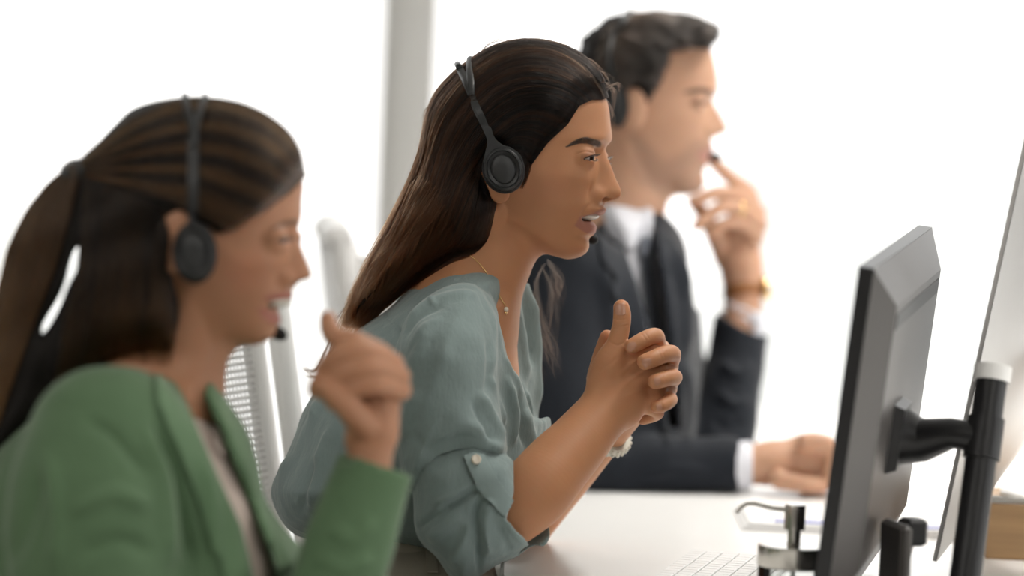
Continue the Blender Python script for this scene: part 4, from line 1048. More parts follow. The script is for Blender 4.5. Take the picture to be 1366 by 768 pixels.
# ---- headset
def headset(label, d0, bvh, forks, arm_polys, cup, arc, mic, mats=('darkgrey', 'cup', 'pad'), group=None, extra=()):
    root = empty('headset', to_world(C3(cup[0], cup[1], cup[2]))); tag(root, label, 'headset', group)
    parts = []
    for nm, poly, off in arm_polys: parts.append(decal(nm, poly, bvh, off, .0045, M[mats[0]], None, step=1.5))
    # bands over the crown to the far side
    for nm, pts, wid, rest in arc:
        L = []; wl = list(wid); lastd = cup[2]
        for p in pts:
            h, nn = hit(bvh, *p)
            if h is not None: lastd = h[2]
            L.append(np.array(C3(p[0], p[1], lastd)) + (nn*.0035 if nn is not None else 0))
        L += [C3(*p) for p in rest]; wl += [wid[-1]] * len(rest)
        Q = spl(np.column_stack([np.array(L), wl]), 6); V = []; F = []
        ctr = C3(660, 200, d0)
        for i, q in enumerate(Q):
            t = Q[min(i+1, len(Q)-1), :3] - Q[max(i-1, 0), :3]; t /= np.linalg.norm(t)
            o = q[:3] - ctr; o -= t*(o @ t); o /= np.linalg.norm(o); sd = np.cross(t, o); w_ = q[3]/FPX*d0
            for a_, b_ in ((-1, -.3), (-.85, .55), (-.4, 1), (.4, 1), (.85, .55), (1, -.3), (.8, -1), (-.8, -1)): V.append(q[:3] + sd*a_*w_ + o*b_*.0024)
        for i in range(len(Q)-1):
            for k in range(8): F.append((i*8+k, i*8+(k+1) % 8, i*8+8+(k+1) % 8, i*8+8+k))
        F.append(list(range(7, -1, -1))); F.append(list(range(len(Q)*8-8, len(Q)*8)))
        parts.append(mesh_obj(nm, to_world(np.array(V)), F, M[mats[0]]))
    cx, cy, cd, ra, rb, tilt = cup
    for sg in (-1, 1):
        c = to_world(C3(cx, cy, d0 + sg*(d0 - cd)*1.0)) if sg == 1 else to_world(C3(cx, cy, cd))
        if sg == 1: c = c + 0
        a = RGT*math.cos(tilt) + UPV*math.sin(tilt); b = UPV*math.cos(tilt) - RGT*math.sin(tilt); n = FWD*sg
        A = np.stack([a*ra, b*rb, n])
        k = 1.0
        parts.append(MB().lathe(c, [(.92, -.014*k), (1.02, -.011*k), (1.04, -.004*k), (1.0, .002*k), (.9, .004*k)], 48, A).build('ear_pad', M[mats[2]], angle=60))
        sh = MB().lathe(c, [(.90, .001*k), (.93, .004*k), (.92, .0085*k), (.86, .0105*k), (.80, .0112*k), (.76, .0095*k), (.62, .0085*k), (.575, .0095*k)], 48, A).build('ear_cup', M[mats[1]], angle=25)
        parts.append(sh)
        A2 = np.stack([a*ra*.53, b*rb*.60, n])
        parts.append(MB().lathe(c, [(1.0, .0088*k), (1.0, .0104*k), (.9, .0114*k), (.3, .0118*k)], 40, A2).build('ear_cup_plate', M[mats[0]], angle=40))
    parts.append(MB().tube([to_world(C3(*p)) for p in spl(mic[0], 5)], .0017, 8).build('microphone_boom', M[mats[1]], angle=60))
    p0, p1 = [to_world(C3(*p)) for p in mic[1]]
    parts.append(MB().tube([p0 + (p1-p0)*t for t in (0, .08, .25, .5, .75, .92, 1)], [.0015, .0042, .0058, .0064, .0058, .0042, .0015], 14).build('microphone', M[mats[2]], angle=80))
    for nm, poly, df_, db_ in extra:
        P = spl(poly, 3, True); n = len(P); Vx = [C3(p[0], p[1], df_) for p in P] + [C3(p[0], p[1], db_) for p in P]
        parts.append(mesh_obj(nm, to_world(np.array(Vx)), [list(range(n-1, -1, -1)), list(range(n, 2*n))] + [[i, (i+1) % n, n + (i+1) % n, n + i] for i in range(n)], M[mats[0]], smooth=False))
    adopt(root, *parts); return root
near = 3.203
headset('dark grey headset with round ear cup on the long dark hair of the middle person', D2, bv_h2, None,
    [('fork_web', [(612.5,92),(617,91),(619,98),(623,99.5),(626,97),(627,90),(631.5,92),(632,112),(634,127),(625.5,128.5),(618.5,112)], .0050), ('slider', [(627,126),(634,125),(637.5,136),(630,138)], .0028), ('slider_block', [(629,137),(638.5,135.5),(641,142),(631,144)], .0040),
     ('arm', [(630.5,143),(641,141.5),(649,161),(658,184),(668,196),(680,203),(660,206),(651,200),(652,190),(644,172),(637,158)], .0050), ('arm_slot', [(633.5,146),(637,145),(641,153),(638,155)], .0056)],
    (671.5, 226, near - .003, 27.5/FPX*near, 31.5/FPX*near, .30),
    [('headband', [(630,127),(625,112),(617,97),(611.5,88)], [4.6,5.5,5.0,4.2], [(609.5,85,3.30),(612,88,3.345),(625,118,3.380),(640,155,3.390),(660,200,3.394)]),
     ('headband', [(630,127),(630,112),(628.5,96),(628.5,83)], [4.6,5.5,4.6,4.0], [(628,78.3,3.30),(629,83,3.345),(632,118,3.380),(642,155,3.390),(660,200,3.394)])],
    ([(680,232,3.402),(712,262,3.405),(745,290,3.395),(775,310,3.375),(784,316,3.365)], ((781,314,3.366),(795.5,321,3.352))),
    extra=[('arm_flare', [(645,172),(654,169),(660,184),(672,194),(690,202),(698,214),(688,211),(672,204),(655,208),(645,217),(648,200),(650,188)], near - .0105, near + .004)])
# ---- necklace, bracelet
def on(bvh, pts, off):
    return [hit(bvh, *p)[0] + hit(bvh, *p)[1]*off for p in pts]
nk = empty('necklace', to_world(hit(bv_face2, 668, 400)[0])); tag(nk, 'thin gold necklace with a small pendant on the tanned neck', 'necklace')
nl = [to_world(p) for p in on(bv_face2, spl([(626,339),(640,352),(650,366),(660,384),(668,399),(674,409)], 5), .0009)]
nl2 = [to_world(p) for p in on(bv_face2, spl([(674.5,409),(676,404)], 4), .0009)]
pp = hit(bv_face2, 674.3, 411)[0]
adopt(nk, MB().tube(nl, .00055, 6).build('necklace_chain', M['gold'], angle=80), disc('pendant', pp + np.array([.0004, -.001, -.0014]), np.array([.5, 0, -1.]), [(.0024, 0), (.0026, .0008), (.0018, .0018), (.0006, .0020)], M['pearl'], None, 16),
      disc('pendant_stone', pp + np.array([.0000, -.0048, -.0014]), np.array([.5, 0, -1.]), [(.0015, 0), (.0017, .0008), (.0008, .0016)], M['gold'], None, 12))
br = to_world(C3(808, 576, 3.336)); axd = to_world(C3(815,562,3.325)) - to_world(C3(794,586,3.345)); axd /= np.linalg.norm(axd)
q = np.cross(axd, FWD); q /= np.linalg.norm(q); A = np.stack([q, np.cross(axd, q), axd])
M['knit'] = pmat('cream woven band', (.74, .71, .62), .7, bump=.5, bscale=350)
bl = MB().lathe(br, [(.0262, -.006), (.0285, -.0055), (.0292, 0), (.0285, .0055), (.0262, .006)], 44, A).build('bracelet', M['knit'], angle=50)
tag(bl, 'cream beaded bracelet on the rear forearm of the middle person', 'bracelet')
bd = None
for k in range(26):
    for r in (-1, 1):
        t = 2*math.pi*(k + .25*r)/26; c = br + A.T @ np.array([.0295*math.cos(t), .0295*math.sin(t), r*.0026])
        if bd is None:
            bd = MB().lathe((0,0,0), [(.0005,-.0024),(.0018,-.0015),(.0024,0),(.0018,.0015),(.0005,.0024)], 8).build('bead', M['knit'], angle=80); o = bd
        else: o = bd.copy(); col.objects.link(o)
        o.location = Vector(c); adopt(bl, o) if False else setattr(o, 'parent', bl)
# ---- office chairs
M['chair'] = pmat('white chair plastic', (.90, .89, .87), .45, bump=.02, sss=.85)
M['chair'].node_tree.nodes['Principled BSDF'].inputs['Subsurface Radius'].default_value = (1, 1, 1)
M['chair'].node_tree.nodes['Principled BSDF'].inputs['Subsurface Scale'].default_value = .05
def office_chair(label, loc, yaw, group='office chairs'):
    root = empty('office_chair', (0, 0, 0)); tag(root, label, 'chair', group); P = []
    lean = lambda z: -.20 - max(0, z - .50) * .17
    for sg in (-1, 1):
        P.append(MB().tube([(lean(z), sg*(.225 - .02*max(0, z-.8)), z) for z in np.linspace(.50, 1.03, 9)], .0165, 12, flat=.8).build('back_frame', M['chair'], angle=50))
        P.append(MB().tube([(lean(z) + .036, sg*(.213), z) for z in np.linspace(.48, 1.01, 8)], .014, 10).build('back_support', M['chair'], angle=50))
        P.append(MB().tube([(.02, sg*.27, .44), (.02, sg*.30, .55), (.03, sg*.30, .66)], .016, 10).build('arm_post', M['chair'], angle=50))
        P.append(MB().box((.03, sg*.30, .672), (.24, .07, .028), bev=.010).build('armrest', M['lightgrey']))
    P.append(MB().tube([(lean(1.03), y, 1.03 + .012*(1-(y/.225)**2)) for y in np.linspace(-.225, .225, 9)], .020, 12, flat=.9).build('top_rail', M['chair'], angle=50))
    P.append(MB().tube([(lean(.52), y, .52) for y in np.linspace(-.225, .225, 5)], .016, 12).build('lower_rail', M['lightgrey'], angle=50))
    mb = MB()
    for z in np.linspace(.545, 1.01, 62):
        mb.tube([(lean(z) - .020*(1-(y/.21)**2), y, z) for y in np.linspace(-.212, .212, 7)], .0021, 5, caps=False)
    for y in np.linspace(-.20, .20, 40):
        mb.tube([(lean(z) - .020*(1-(y/.21)**2), y, z) for z in np.linspace(.53, 1.02, 6)], .0013, 4, caps=False)
    m = mb.build('mesh_back', M['chair'], smooth=True); m['kind'] = 'stuff'; P.append(m)
    P.append(MB().box((.03, 0, .445), (.48, .48, .07), bev=.025).build('seat', M['lightgrey']))
    P.append(MB().tube([(0, 0, .10), (0, 0, .42)], .026, 16).build('column', M['steel'], angle=40))
    for k in range(5):
        t = 2*math.pi*k/5; P.append(MB().tube([(.03*math.cos(t), .03*math.sin(t), .10), (.30*math.cos(t), .30*math.sin(t), .065)], [.022, .015], 10).build('leg', M['chair'], angle=50))
        P.append(MB().lathe((.30*math.cos(t), .30*math.sin(t), .025), [(.018, -.014), (.025, -.010), (.025, .010), (.018, .014)], 16, np.array([[0, 0, 1.0], [-math.sin(t), math.cos(t), 0], [math.cos(t), math.sin(t), 0]])).build('caster', M['black'], angle=40))
    adopt(root, *P); root.location = Vector(loc); root.rotation_euler = (0, 0, yaw); return root
def chair_at(label, post_px, d, yaw, sgn):
    """chair whose back post (sgn -1 near, +1 far) passes through a point of the photograph"""
    p = W3(*post_px, d); z = p[2]; lx = -.20 - (z-.5)*.17; ly = sgn*.225
    return office_chair(label, (p[0] - (lx*math.cos(yaw) - ly*math.sin(yaw)), p[1] - (lx*math.sin(yaw) + ly*math.cos(yaw)), 0), yaw)
chair_at('white mesh backed office chair behind the person in the teal blouse', (344, 500), 3.53, math.radians(-10), 1)
chair_at('white office chair of the man, its top seen beside the dark hair', (452, 320), 4.22, math.radians(6), -1)
# ------------------------------------------------------------------ the woman in front (green blazer)
D1 = 2.75
H1 = Head(D1, (275, 330), math.radians(8),
    base=[(120,255),(132,285),(145,315),(160,340),(178,362),(198,382),(215,395),(231,403.5),(250,403.5),(263,402),(285,401.3),(295,400.5),(305,398.5),(320,396),(345,393),(370,387.5),(380,386.5),(392,384),(405,378),(415,375),(425,372),(435,369),(445,366.5),(455,358),(462,345),(468,330)],
    nose=[(290,400.8),(302,398.7),(313,398.6),(325,401.5),(341,407.5),(355,413),(366,416.5),(371,415),(374,406),(378,390),(382,386.3)],
    lips=[(379,386.5),(386,388.6),(393,390.5),(398,389),(403,381),(409,370),(418,371),(424,374),(430,373.5),(436,369.5),(441,367.6)],
    width=[(115,.046),(180,.053),(231,.0645),(300,.069),(340,.068),(380,.059),(410,.050),(440,.039),(468,.028)], xb=262,
    skull=[(540,112),(430,122),(330,132),(280,137),(224,149),(178,182),(152,230),(160,290),(185,330),(215,360),(240,385),(262,420),(285,446),(305,455),(325,459),(345,464),(370,467),(440,469),(540,466)],
    T=[(115,.062),(220,.068),(300,.074),(340,.074),(370,.070),(410,.062),(440,.052),(468,.042)],
    noseW=[(290,.010),(313,.0115),(340,.013),(360,.0175),(372,.0195),(382,.015)], eye=None, ear=None, mouthW=.028)
H1.bumps = [(313, .017, 14, .0085, -.004), (306, .034, 10, .012, -.0016), (352, .042, 18, .016, .004), (372, .0245, 14, .005, -.002)]
F1 = Field().u(H1.core(), 0)
for sg in (-1, 1):
    F1.u(H1.ell(384, 371, sg*.0135, .0085, .0072, .0062), .007)
    F1.u(H1.ell(375, 320, sg*.0315, .0130, .0130, .0140), .005)
    F1.s(H1.lids((375, 320, sg*.0315), sg, -.75, 1.2, .0026, .0014, -.0012), .001)
    F1.u(H1.ell(262, 322, sg*.0775, .0185, .0290, .0075, tilt=-.16), .004)
F1.s(H1.ell(372, 405, 0, .0125, .0042, .0245, tilt=.12), .0015)
F1.u(chain([C3(262,370,D1), C3(240,430,D1), C3(222,490,D1), C3(200,545,D1)], [.054,.050,.052,.062], 5), .018)
F1.u(inflate([(190,520),(240,505),(268,512),(290,560),(320,640),(250,660),(170,620)], D1, .09, .06), .03)
h1 = mesh_field(F1, C3(140,110,D1) - [0,0,.14] - [0,.38,0], C3(425,110,D1) + [0,.01,.14], .0017, slack=4.5)
FA1 = Field()
FA1.u(chain([C3(470,740,2.64), C3(486,660,2.65), C3(493,610,2.658), C3(495,570,2.66)], [.024,.021,.0195,.0195], 5), 0)
FA1.u(inflate([(466,590),(472,560),(452,540),(438,512),(440,486),(458,464),(490,462),(515,474),(530,495),(536,520),(530,560),(521,592)], 2.66, .0175, .020), .012)
for pts, rad in (([(508,474,2.645),(474,456,2.632),(450,450,2.632),(440,438,2.636),(437.5,424,2.640)], [.0105,.0098,.0090,.0084,.0066]),
                 ([(522,486,2.645),(486,470,2.624),(452,474,2.622),(434,492,2.632),(428,506,2.64)], [.0108,.010,.0092,.0086,.0072]),
                 ([(531,502,2.647),(494,490,2.622),(460,496,2.620),(440,514,2.63),(432,524,2.64)], [.0105,.0096,.0088,.008,.007]),
                 ([(534,520,2.65),(502,512,2.624),(472,518,2.622),(452,532,2.63),(443,538,2.64)], [.0095,.0085,.0078,.007,.006]),
                 ([(486,566,2.645),(462,540,2.625),(440,520,2.620),(427,512,2.626),(421,520,2.63)], [.014,.0115,.0098,.0088,.007])):
    FA1.u(chain([C3(*p) for p in pts], rad, 4), .002)
a1 = mesh_field(FA1, C3(400,760,2.60), C3(550,410,2.60) + [.01,0,.12], .0017)
core1 = mesh_field(Field().u(chain([C3(80,860,D1), C3(90,740,D1), C3(130,640,D1), C3(190,560,D1)], [.085,.085,.08,.06], 4), .0)
    .u(chain([C3(150,620,2.64), C3(140,720,2.60), C3(200,860,2.58), C3(320,890,2.60), C3(440,800,2.62), C3(475,715,2.64)], [.034,.032,.030,.028,.026,.022], 4), .02)
    .u(chain([C3(160,620,2.88), C3(150,760,2.92), C3(250,880,2.92)], [.034,.032,.028], 4), .02), C3(0,960,D1) - [0,0,.3], C3(520,520,D1) + [0,0,.3], .007)
VB, QB = join([h1, a1, core1]); sx, sy, w = H1.local(VB.astype(f4)); isf = np.arange(len(VB)) < len(h1[0])
lp = np.minimum(sd_poly(np.stack([sx, sy], 1), spl([(350,398),(366,394),(384,389),(394,391),(392,402),(374,400),(360,401)], 4, True)), sd_poly(np.stack([sx, sy], 1), spl([(350,402),(362,412),(374,417),(382,418),(380,432),(368,431),(358,420)], 4, True)))
lips = np.clip(.5 - lp / 2.5, 0, 1) * isf * np.clip((.032 - np.abs(w)) / .004, 0, 1)
px, py = proj(VB); near = np.clip(-w/.004, 0, 1) * isf
brow = np.clip(.6 - sd_poly(np.stack([px, py], 1), spl([(360,306),(372,298),(386,293),(400,294),(401,301),(388,300),(375,304)], 4, True)) / 3, 0, 1) * near * .6
lash = np.clip(.6 - sd_poly(np.stack([px, py], 1), spl([(367,322),(376,317),(388,315),(394,317),(390,321),(376,322)], 4, True)) / 3, 0, 1) * near * .7
blush = np.exp(-(((sx-345)/30)**2 + ((sy-365)/26)**2)) * isf * .45
tone1 = skin_tone(VB, (.46, .228, .130), [(blush, (.48, .19, .115)), (lips, (.40, .155, .115)), (brow, (.07, .045, .03)), (lash, (.05, .03, .025))])
w1 = mesh_obj('person', to_world(VB), QB, M['skin1'], None, attrs={'tone': tone1})
tag(w1, 'person in a green blazer with half tied long brown hair and one raised hand', 'person')
for sg in (-1, 1): eyeball(H1, w1, 374.5, 320, sg*.0315, (0, -.1))
tv = Field().u(H1.ell(371, 402.5, 0, .0125, .0046, .0210), 0)
TV, TQ = mesh_field(tv, H1.pt(330,440,0) - .04, H1.pt(400,370,0) + .04, .0016); mesh_obj('teeth', to_world(TV), TQ, M['teeth'], w1)
bv_f1 = bvh_of(*h1)
# ---- shirt, blazer, trousers
M['blush'] = pmat('pale pink blouse', (.70, .58, .52), .7, noise=.04, bump=.3, bscale=200)
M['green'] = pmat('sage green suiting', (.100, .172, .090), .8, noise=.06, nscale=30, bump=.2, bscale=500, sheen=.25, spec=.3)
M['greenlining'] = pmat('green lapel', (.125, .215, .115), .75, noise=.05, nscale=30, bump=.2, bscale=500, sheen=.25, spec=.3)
FS = Field().u(inflate([(215,545),(244,535),(272,548),(314,590),(356,690),(384,800),(384,900),(100,900),(120,640),(180,570)], D1, .142, .10), 0)
V, Q = mesh_field(FS, C3(80,920,D1) - [0,0,.16], C3(390,510,D1) + [0,0,.16], .004); Nn = vnormals(V, Q); V = V + Nn*wobble(V, .0016, 60, 7)[:, None]
shirt1 = mesh_obj('shirt', to_world(V), Q, M['blush'], w1); bvs = bvh_of(V, Q)
FJ = Field().u(inflate([(-70,860),(-60,700),(-30,630),(10,582),(60,540),(110,508),(150,490),(200,484),(240,492),(268,498),(292,520),(322,562),(342,610),(352,665),(385,712),(416,748),(402,790),(395,880),(380,960),(-60,960)], D1, .165, .11, Tf=lambda x, y: np.clip(.6 + (y - 480)/220, .6, 1)), 0)
FJ.u(chain([C3(145,592,2.615), C3(120,690,2.585), C3(140,810,2.575), C3(210,890,2.58)], [.068,.070,.066,.06], 6), .022)
FJ.u(chain([C3(180,580,2.885), C3(170,700,2.92), C3(200,860,2.93)], [.066,.062,.06], 5), .03)
jv = Sheet([(228,470),(229,503),(256,562),(291,642),(320,704),(342,800),(345,900),(385,900),(372,790),(362,740),(345,700),(322,640),(298,580),(274,527),(270,490),(300,455)], False)
def jcut(P):
    D = P[:, 2]; x = 683 + FPX*P[:, 0]/D; y = 384 - FPX*P[:, 1]/D
    return np.maximum(jv(x, y) * (D1/FPX), (D - (2.80 + (x - 250)*.0009)) * .8).astype(f4)
FJ.s((jcut, None, 0), .004)
FJ.u(chain([C3(300,900,2.60), C3(400,880,2.615), C3(438,800,2.625), C3(474,700,2.64), C3(512,590,2.655)], [.05,.046,.040,.0365,.0340], 6), .012)
FJ.s(prism([(425,593),(470,606),(520,622),(580,640),(600,520),(420,500)], 2.4, 2.9, 2.65), .002)
FJ.s(chain([C3(484,670,2.645), C3(512,590,2.655)], [.0300,.0315], 3), .002)
V, Q = mesh_field(FJ, C3(-80,980,2.6) - [.05,0,.12], C3(575,460,D1) + [0,0,.24], .0036); V = relax(V, Q, 2, .5)
V = folds(V, Q, [([(62,600),(75,680),(70,768)], 5*mm, 10), ([(110,560),(150,580),(200,640)], -4*mm, 9), ([(205,560),(240,640),(258,760)], -8*mm, 6), ([(190,560),(215,640),(228,760)], 5*mm, 10), ([(90,690),(150,660),(200,680)], 5*mm, 10), ([(100,740),(160,720),(210,740)], -4*mm, 9),
    ([(262,600),(280,680),(290,768)], 4*mm, 7), ([(440,700),(470,720),(500,690)], 3*mm, 9), ([(420,740),(460,760),(500,740)], 3*mm, 8), ([(60,620),(40,680),(10,760)], -4*mm, 10), ([(352,665),(368,710),(380,760)], -4*mm, 6)])
Nn = vnormals(V, Q); V = V + Nn*wobble(V, .0014, 35, 8)[:, None]
blazer = mesh_obj('blazer', to_world(V), Q, M['green'], w1); bvj = bvh_of(V, Q)
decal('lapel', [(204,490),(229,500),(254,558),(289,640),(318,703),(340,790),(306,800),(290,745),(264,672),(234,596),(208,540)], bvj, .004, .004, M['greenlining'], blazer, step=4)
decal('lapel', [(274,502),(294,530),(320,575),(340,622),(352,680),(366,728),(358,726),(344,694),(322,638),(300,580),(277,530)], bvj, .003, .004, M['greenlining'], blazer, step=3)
decal('shirt_bow', [(278,580),(290,574),(300,585),(304,602),(293,612),(282,600)], bvs, .005, .004, M['blush'], shirt1, step=3)
legs(w1, -.40, 2.74, .70, M['green'])
# ---- hair
S1 = [(404,232),(406,222),(398,200),(386,180),(366,160),(332,141),(292,129.5),(250,126.5),(210,131),(176,144),(150,166),(126,194),(108,216),(97,219),(88,228),(66,245),(38,278),(18,322),(5,372),(-10,440),(-28,520),(-40,600),(-30,640),(20,620),(70,575),(110,525),(150,497),(200,490),(236,500),(250,490),(300,400),(420,330),(450,250)]
Hc1 = [(410,218),(405,233),(396,243),(372,263),(342,284),(314,300),(292,311),(270,300),(240,292),(226,306),(222,330),(228,355),(236,385),(243,430),(246,470),(240,505),(150,505),(100,560),(-20,660),(-60,640),(-40,420),(20,240),(100,190),(160,130),(260,105),(380,130),(420,190)]
F = Field().u(inflate(S1, D1, .086, .066, Tf=lambda x, y: np.interp(x, [-40, 60, 110, 160], [.62, .62, .85, 1.0]), df=lambda x, y: D1 - math.tan(math.radians(8)) * np.clip(x - 275, -120, 200) * D1 / FPX), 0)
F.i(prism(Hc1, 2.3, 3.2, D1), .02)
F.s(prism([(103,330),(108,324),(105,352),(90,392),(70,428),(54,452),(54,442),(68,410),(86,372)], 2.3, 3.2, D1, True), .004)
V, Q = mesh_field(F, C3(-50,660,D1) - [0,0,.12], C3(412,120,D1) + [0,0,.12], .0032)
x, y = proj(V); Nn = vnormals(V, Q); V = V + Nn * (np.sin((x*.25 + y*.8)*.10) * .0012 + wobble(V, .0012, 45, 9))[:, None]
bv1 = bvh_of(*join([(V, Q), h1])); M['hairbase1'] = pmat('brown hair mass', (.006, .0045, .0035), .6, noise=.3, nscale=100, bump=.5, bscale=100, bdist=.002, spec=.25)
M['hair1'] = hair_mat('brown streaked strands', (.0045, .0033, .0027), (.17, .082, .030), .30, root=True, ior=1.33)
hair1 = mesh_obj('hair', to_world(V), Q, M['hairbase1'], w1); rs = np.random.RandomState(21)
top = [[(407,231),(386,184),(342,149),(290,133),(230,137),(170,167),(130,199),(105,221)], [(402,238),(372,202),(320,175),(260,168),(190,184),(140,208),(106,226)], [(388,253),(345,226),(290,206),(230,205),(160,215),(108,228)], [(355,280),(310,262),(260,245),(200,238),(150,233),(108,232)], [(305,307),(272,290),(230,270),(180,255),(135,243),(106,237)]]
cv, tn = tress(top, 2600, 30, rs, bv1, off=(.0004, .003), amp=1.6, fallback=D1, startjit=.012)
tn = [np.clip(.18 + .36*np.sin(P[len(P)//2, 1]*330) * np.linspace(.2, 1, len(P)) + .08*rs.normal(), 0, 1) for P in cv]
def more(g, n, lift, **k):
    c_, t_ = tress(g, n, 26, rs, bv1, fallback=D1, **k); return c_, [np.clip(t*.5 + lift + .07*rs.normal(), 0, 1) for t in t_]
for g, n, l in (([[(100,222),(66,248),(36,282),(16,326),(2,380),(-14,450),(-32,530),(-42,600)], [(104,228),(78,270),(50,330),(26,400),(4,480),(-18,560)], [(106,236),(94,290),(72,360),(44,430),(20,500),(0,570)]], 1700, .22),
                ([[(112,236),(112,300),(104,370),(88,440),(70,510),(50,570)], [(140,245),(136,320),(130,400),(116,480),(95,535)], [(175,258),(170,330),(165,410),(155,480)], [(215,275),(200,340),(196,410),(188,485)], [(226,310),(224,370),(228,430),(226,490)]], 2200, .0)):
    c_, t_ = more(g, n, l, off=(.0004, .004), amp=2.2); cv += c_; tn += t_
strands('hair_strand', cv, .00026, M['hair1'], hair1, tn)
tie = W3(103, 228, D1)
ht = MB()
ht.tube([tie + RGT*(.016*math.cos(t)*.5) + UPV*(.016*math.sin(t)*.4) + FWD*.020*math.sin(t) - RGT*.002 for t in np.linspace(0, 2*math.pi, 17)], .0055, 10, caps=False)
ht.build('hair_tie', M['black'], w1, angle=80)
decal('hair_tie', [(94,214),(104,212),(116,226),(110,238),(98,236)], bv1, .004, .006, M['black'], w1, step=3, smooth=True)
headset('black headset on the half tied brown hair of the person in green', D1, bv1, None, [('arm', [(251,185),(266,185),(266,250),(264,305),(250,305),(252,250)], .0045)],
    (259, 337, 2.655, 29/FPX*2.655, 40/FPX*2.655, .04),
    [('headband', [(259,200),(256,172),(250,150),(247,136)], [8,8,6,5], [(246,127,2.75),(247,136,2.79),(256,190,2.83),(258,300,2.845)]), ('headband', [(259,200),(262,172),(268,150),(272,138)], [8,8,6,5], [(273,128,2.75),(272,138,2.79),(262,190,2.83),(258,300,2.845)])],
    ([(275,350,2.845),(310,395,2.85),(345,428,2.83),(362,440,2.80)], ((358,438,2.80),(380,449,2.78))))
# a thin chain at the collar
# ------------------------------------------------------------------ the man (navy suit)
D3 = 4.18
H3 = Head(D3, (840, 140), math.radians(9),
    base=[(5,840),(12,865),(20,892),(30,915),(45,934),(60,944),(68,948),(82,952),(98,955),(115,956),(124,954),(134,949.5),(150,948.5),(170,947),(184,947),(195,946),(207,943),(217,940),(226,937.6),(232,937.6),(244,939.5),(252,936),(258,930),(262,920),(266,900)],
    nose=[(126,952.5),(134,949.3),(142,952.5),(149,957),(160,962.5),(170,967),(175,967),(179.5,962),(183,953),(186.5,947)],
    lips=[(185,947),(195,949),(201,950.7),(206,946),(212,944.5),(218,943.8),(225,939),(230,937.5)],
    width=[(5,.064),(68,.071),(124,.074),(160,.073),(200,.063),(230,.053),(250,.043),(266,.032)], xb=838,
    skull=[(1060,-5),(960,4),(900,10),(850,18),(808,38),(782,78),(776,120),(786,160),(805,190),(822,208),(836,232),(852,246),(876,255),(905,260),(935,264),(985,266),(1060,262)],
    T=[(5,.078),(160,.078),(190,.073),(225,.064),(250,.052),(266,.044)],
    noseW=[(126,.011),(140,.012),(155,.0145),(170,.019),(180,.0205),(187,.016)], eye=None, ear=None, mouthW=.028)
H3.bumps = [(140, .018, 9, .009, -.005), (135, .036, 6, .012, -.001), (124, .030, 6, .016, .003), (165, .044, 12, .016, .003), (178, .0255, 10, .005, -.002)]
F3 = Field().u(H3.core(), 0)
for sg in (-1, 1):
    F3.u(H3.ell(942, 175, sg*.0145, .0095, .0080, .0068), .008)
    F3.u(H3.ell(931, 139, sg*.0325, .0134, .0134, .0145), .004)
    F3.s(H3.lids((931, 139, sg*.0325), sg, -.75, 1.2, .0030, .0014, -.0006), .001)
    F3.u(H3.ell(853, 152, sg*.0815, .0190, .0300, .0075, tilt=-.16), .004)
F3.u(chain([C3(838,200,D3), C3(833,245,D3), C3(828,290,D3), C3(815,340,D3)], [.064,.060,.060,.075], 5), .02)
h3 = mesh_field(F3, C3(765,0,D3) - [.01,0,.15] - [0,.34,0], C3(975,0,D3) + [.01,.01,.15], .0024, slack=4.5)
FA3 = Field()
FA3.u(chain([C3(970,622,4.02), C3(1000,620,4.025), C3(1030,616,4.03)], [.026,.0265,.028], 5), 0)
FA3.u(inflate([(1010,602),(1035,592),(1062,580),(1085,575.5),(1106,581),(1119,596),(1120,620),(1114,645),(1100,652),(1070,652),(1040,648),(1012,640)], 4.04, .038, .030), .014)
for k, (x, y, d) in enumerate(((1108,596,4.0),(1111,606,4.02),(1113,615,4.045),(1112,622,4.07))):
    FA3.u(chain([C3(1075,590+5*k,d), C3(x,y,d), C3(x-4,642,d), C3(1075,646,d)], [.0125,.0125,.011,.010], 5), .002)
FA3.u(chain([C3(1040,640,3.995), C3(1075,646,3.99), C3(1098,646,4.0)], [.013,.011,.009], 4), .003)
FA3.u(chain([C3(975,500,4.29), C3(988,430,4.32), C3(992,385,4.33), C3(990,355,4.33)], [.030,.027,.0265,.028], 5), 0)
FA3.u(inflate([(962,352),(957,330),(957,306),(972,285),(992,270),(1010,270),(1018,290),(1016,320),(1011,350),(1011,385),(974,385)], 4.33, .020, .024), .014)
for pts, rad in (([(1004,280,4.33),(1000,258,4.315),(975,238,4.285),(958,222,4.265),(946,211,4.252)], [.0115,.0105,.0098,.0090,.0075]),
                 ([(1012,284,4.32),(990,264,4.295),(962,257,4.27),(938,263,4.255),(925,270,4.25)], [.0115,.0105,.0098,.0090,.0078]),
                 ([(1014,300,4.315),(990,280,4.29),(962,277,4.268),(943,290,4.258),(930,301,4.25)], [.0112,.0102,.0095,.0088,.0075]),
                 ([(1010,316,4.315),(988,298,4.292),(965,298,4.275),(948,312,4.268)], [.0102,.0092,.0085,.0075]),
                 ([(968,345,4.33),(952,310,4.31),(938,285,4.295),(925,268,4.285)], [.0155,.0128,.0108,.0088])):
    FA3.u(chain([C3(*p) for p in pts], rad, 4), .003)
a3 = mesh_field(FA3, C3(915,670,3.95), C3(1130,200,4.0) + [.03,.02,.42], .0024)
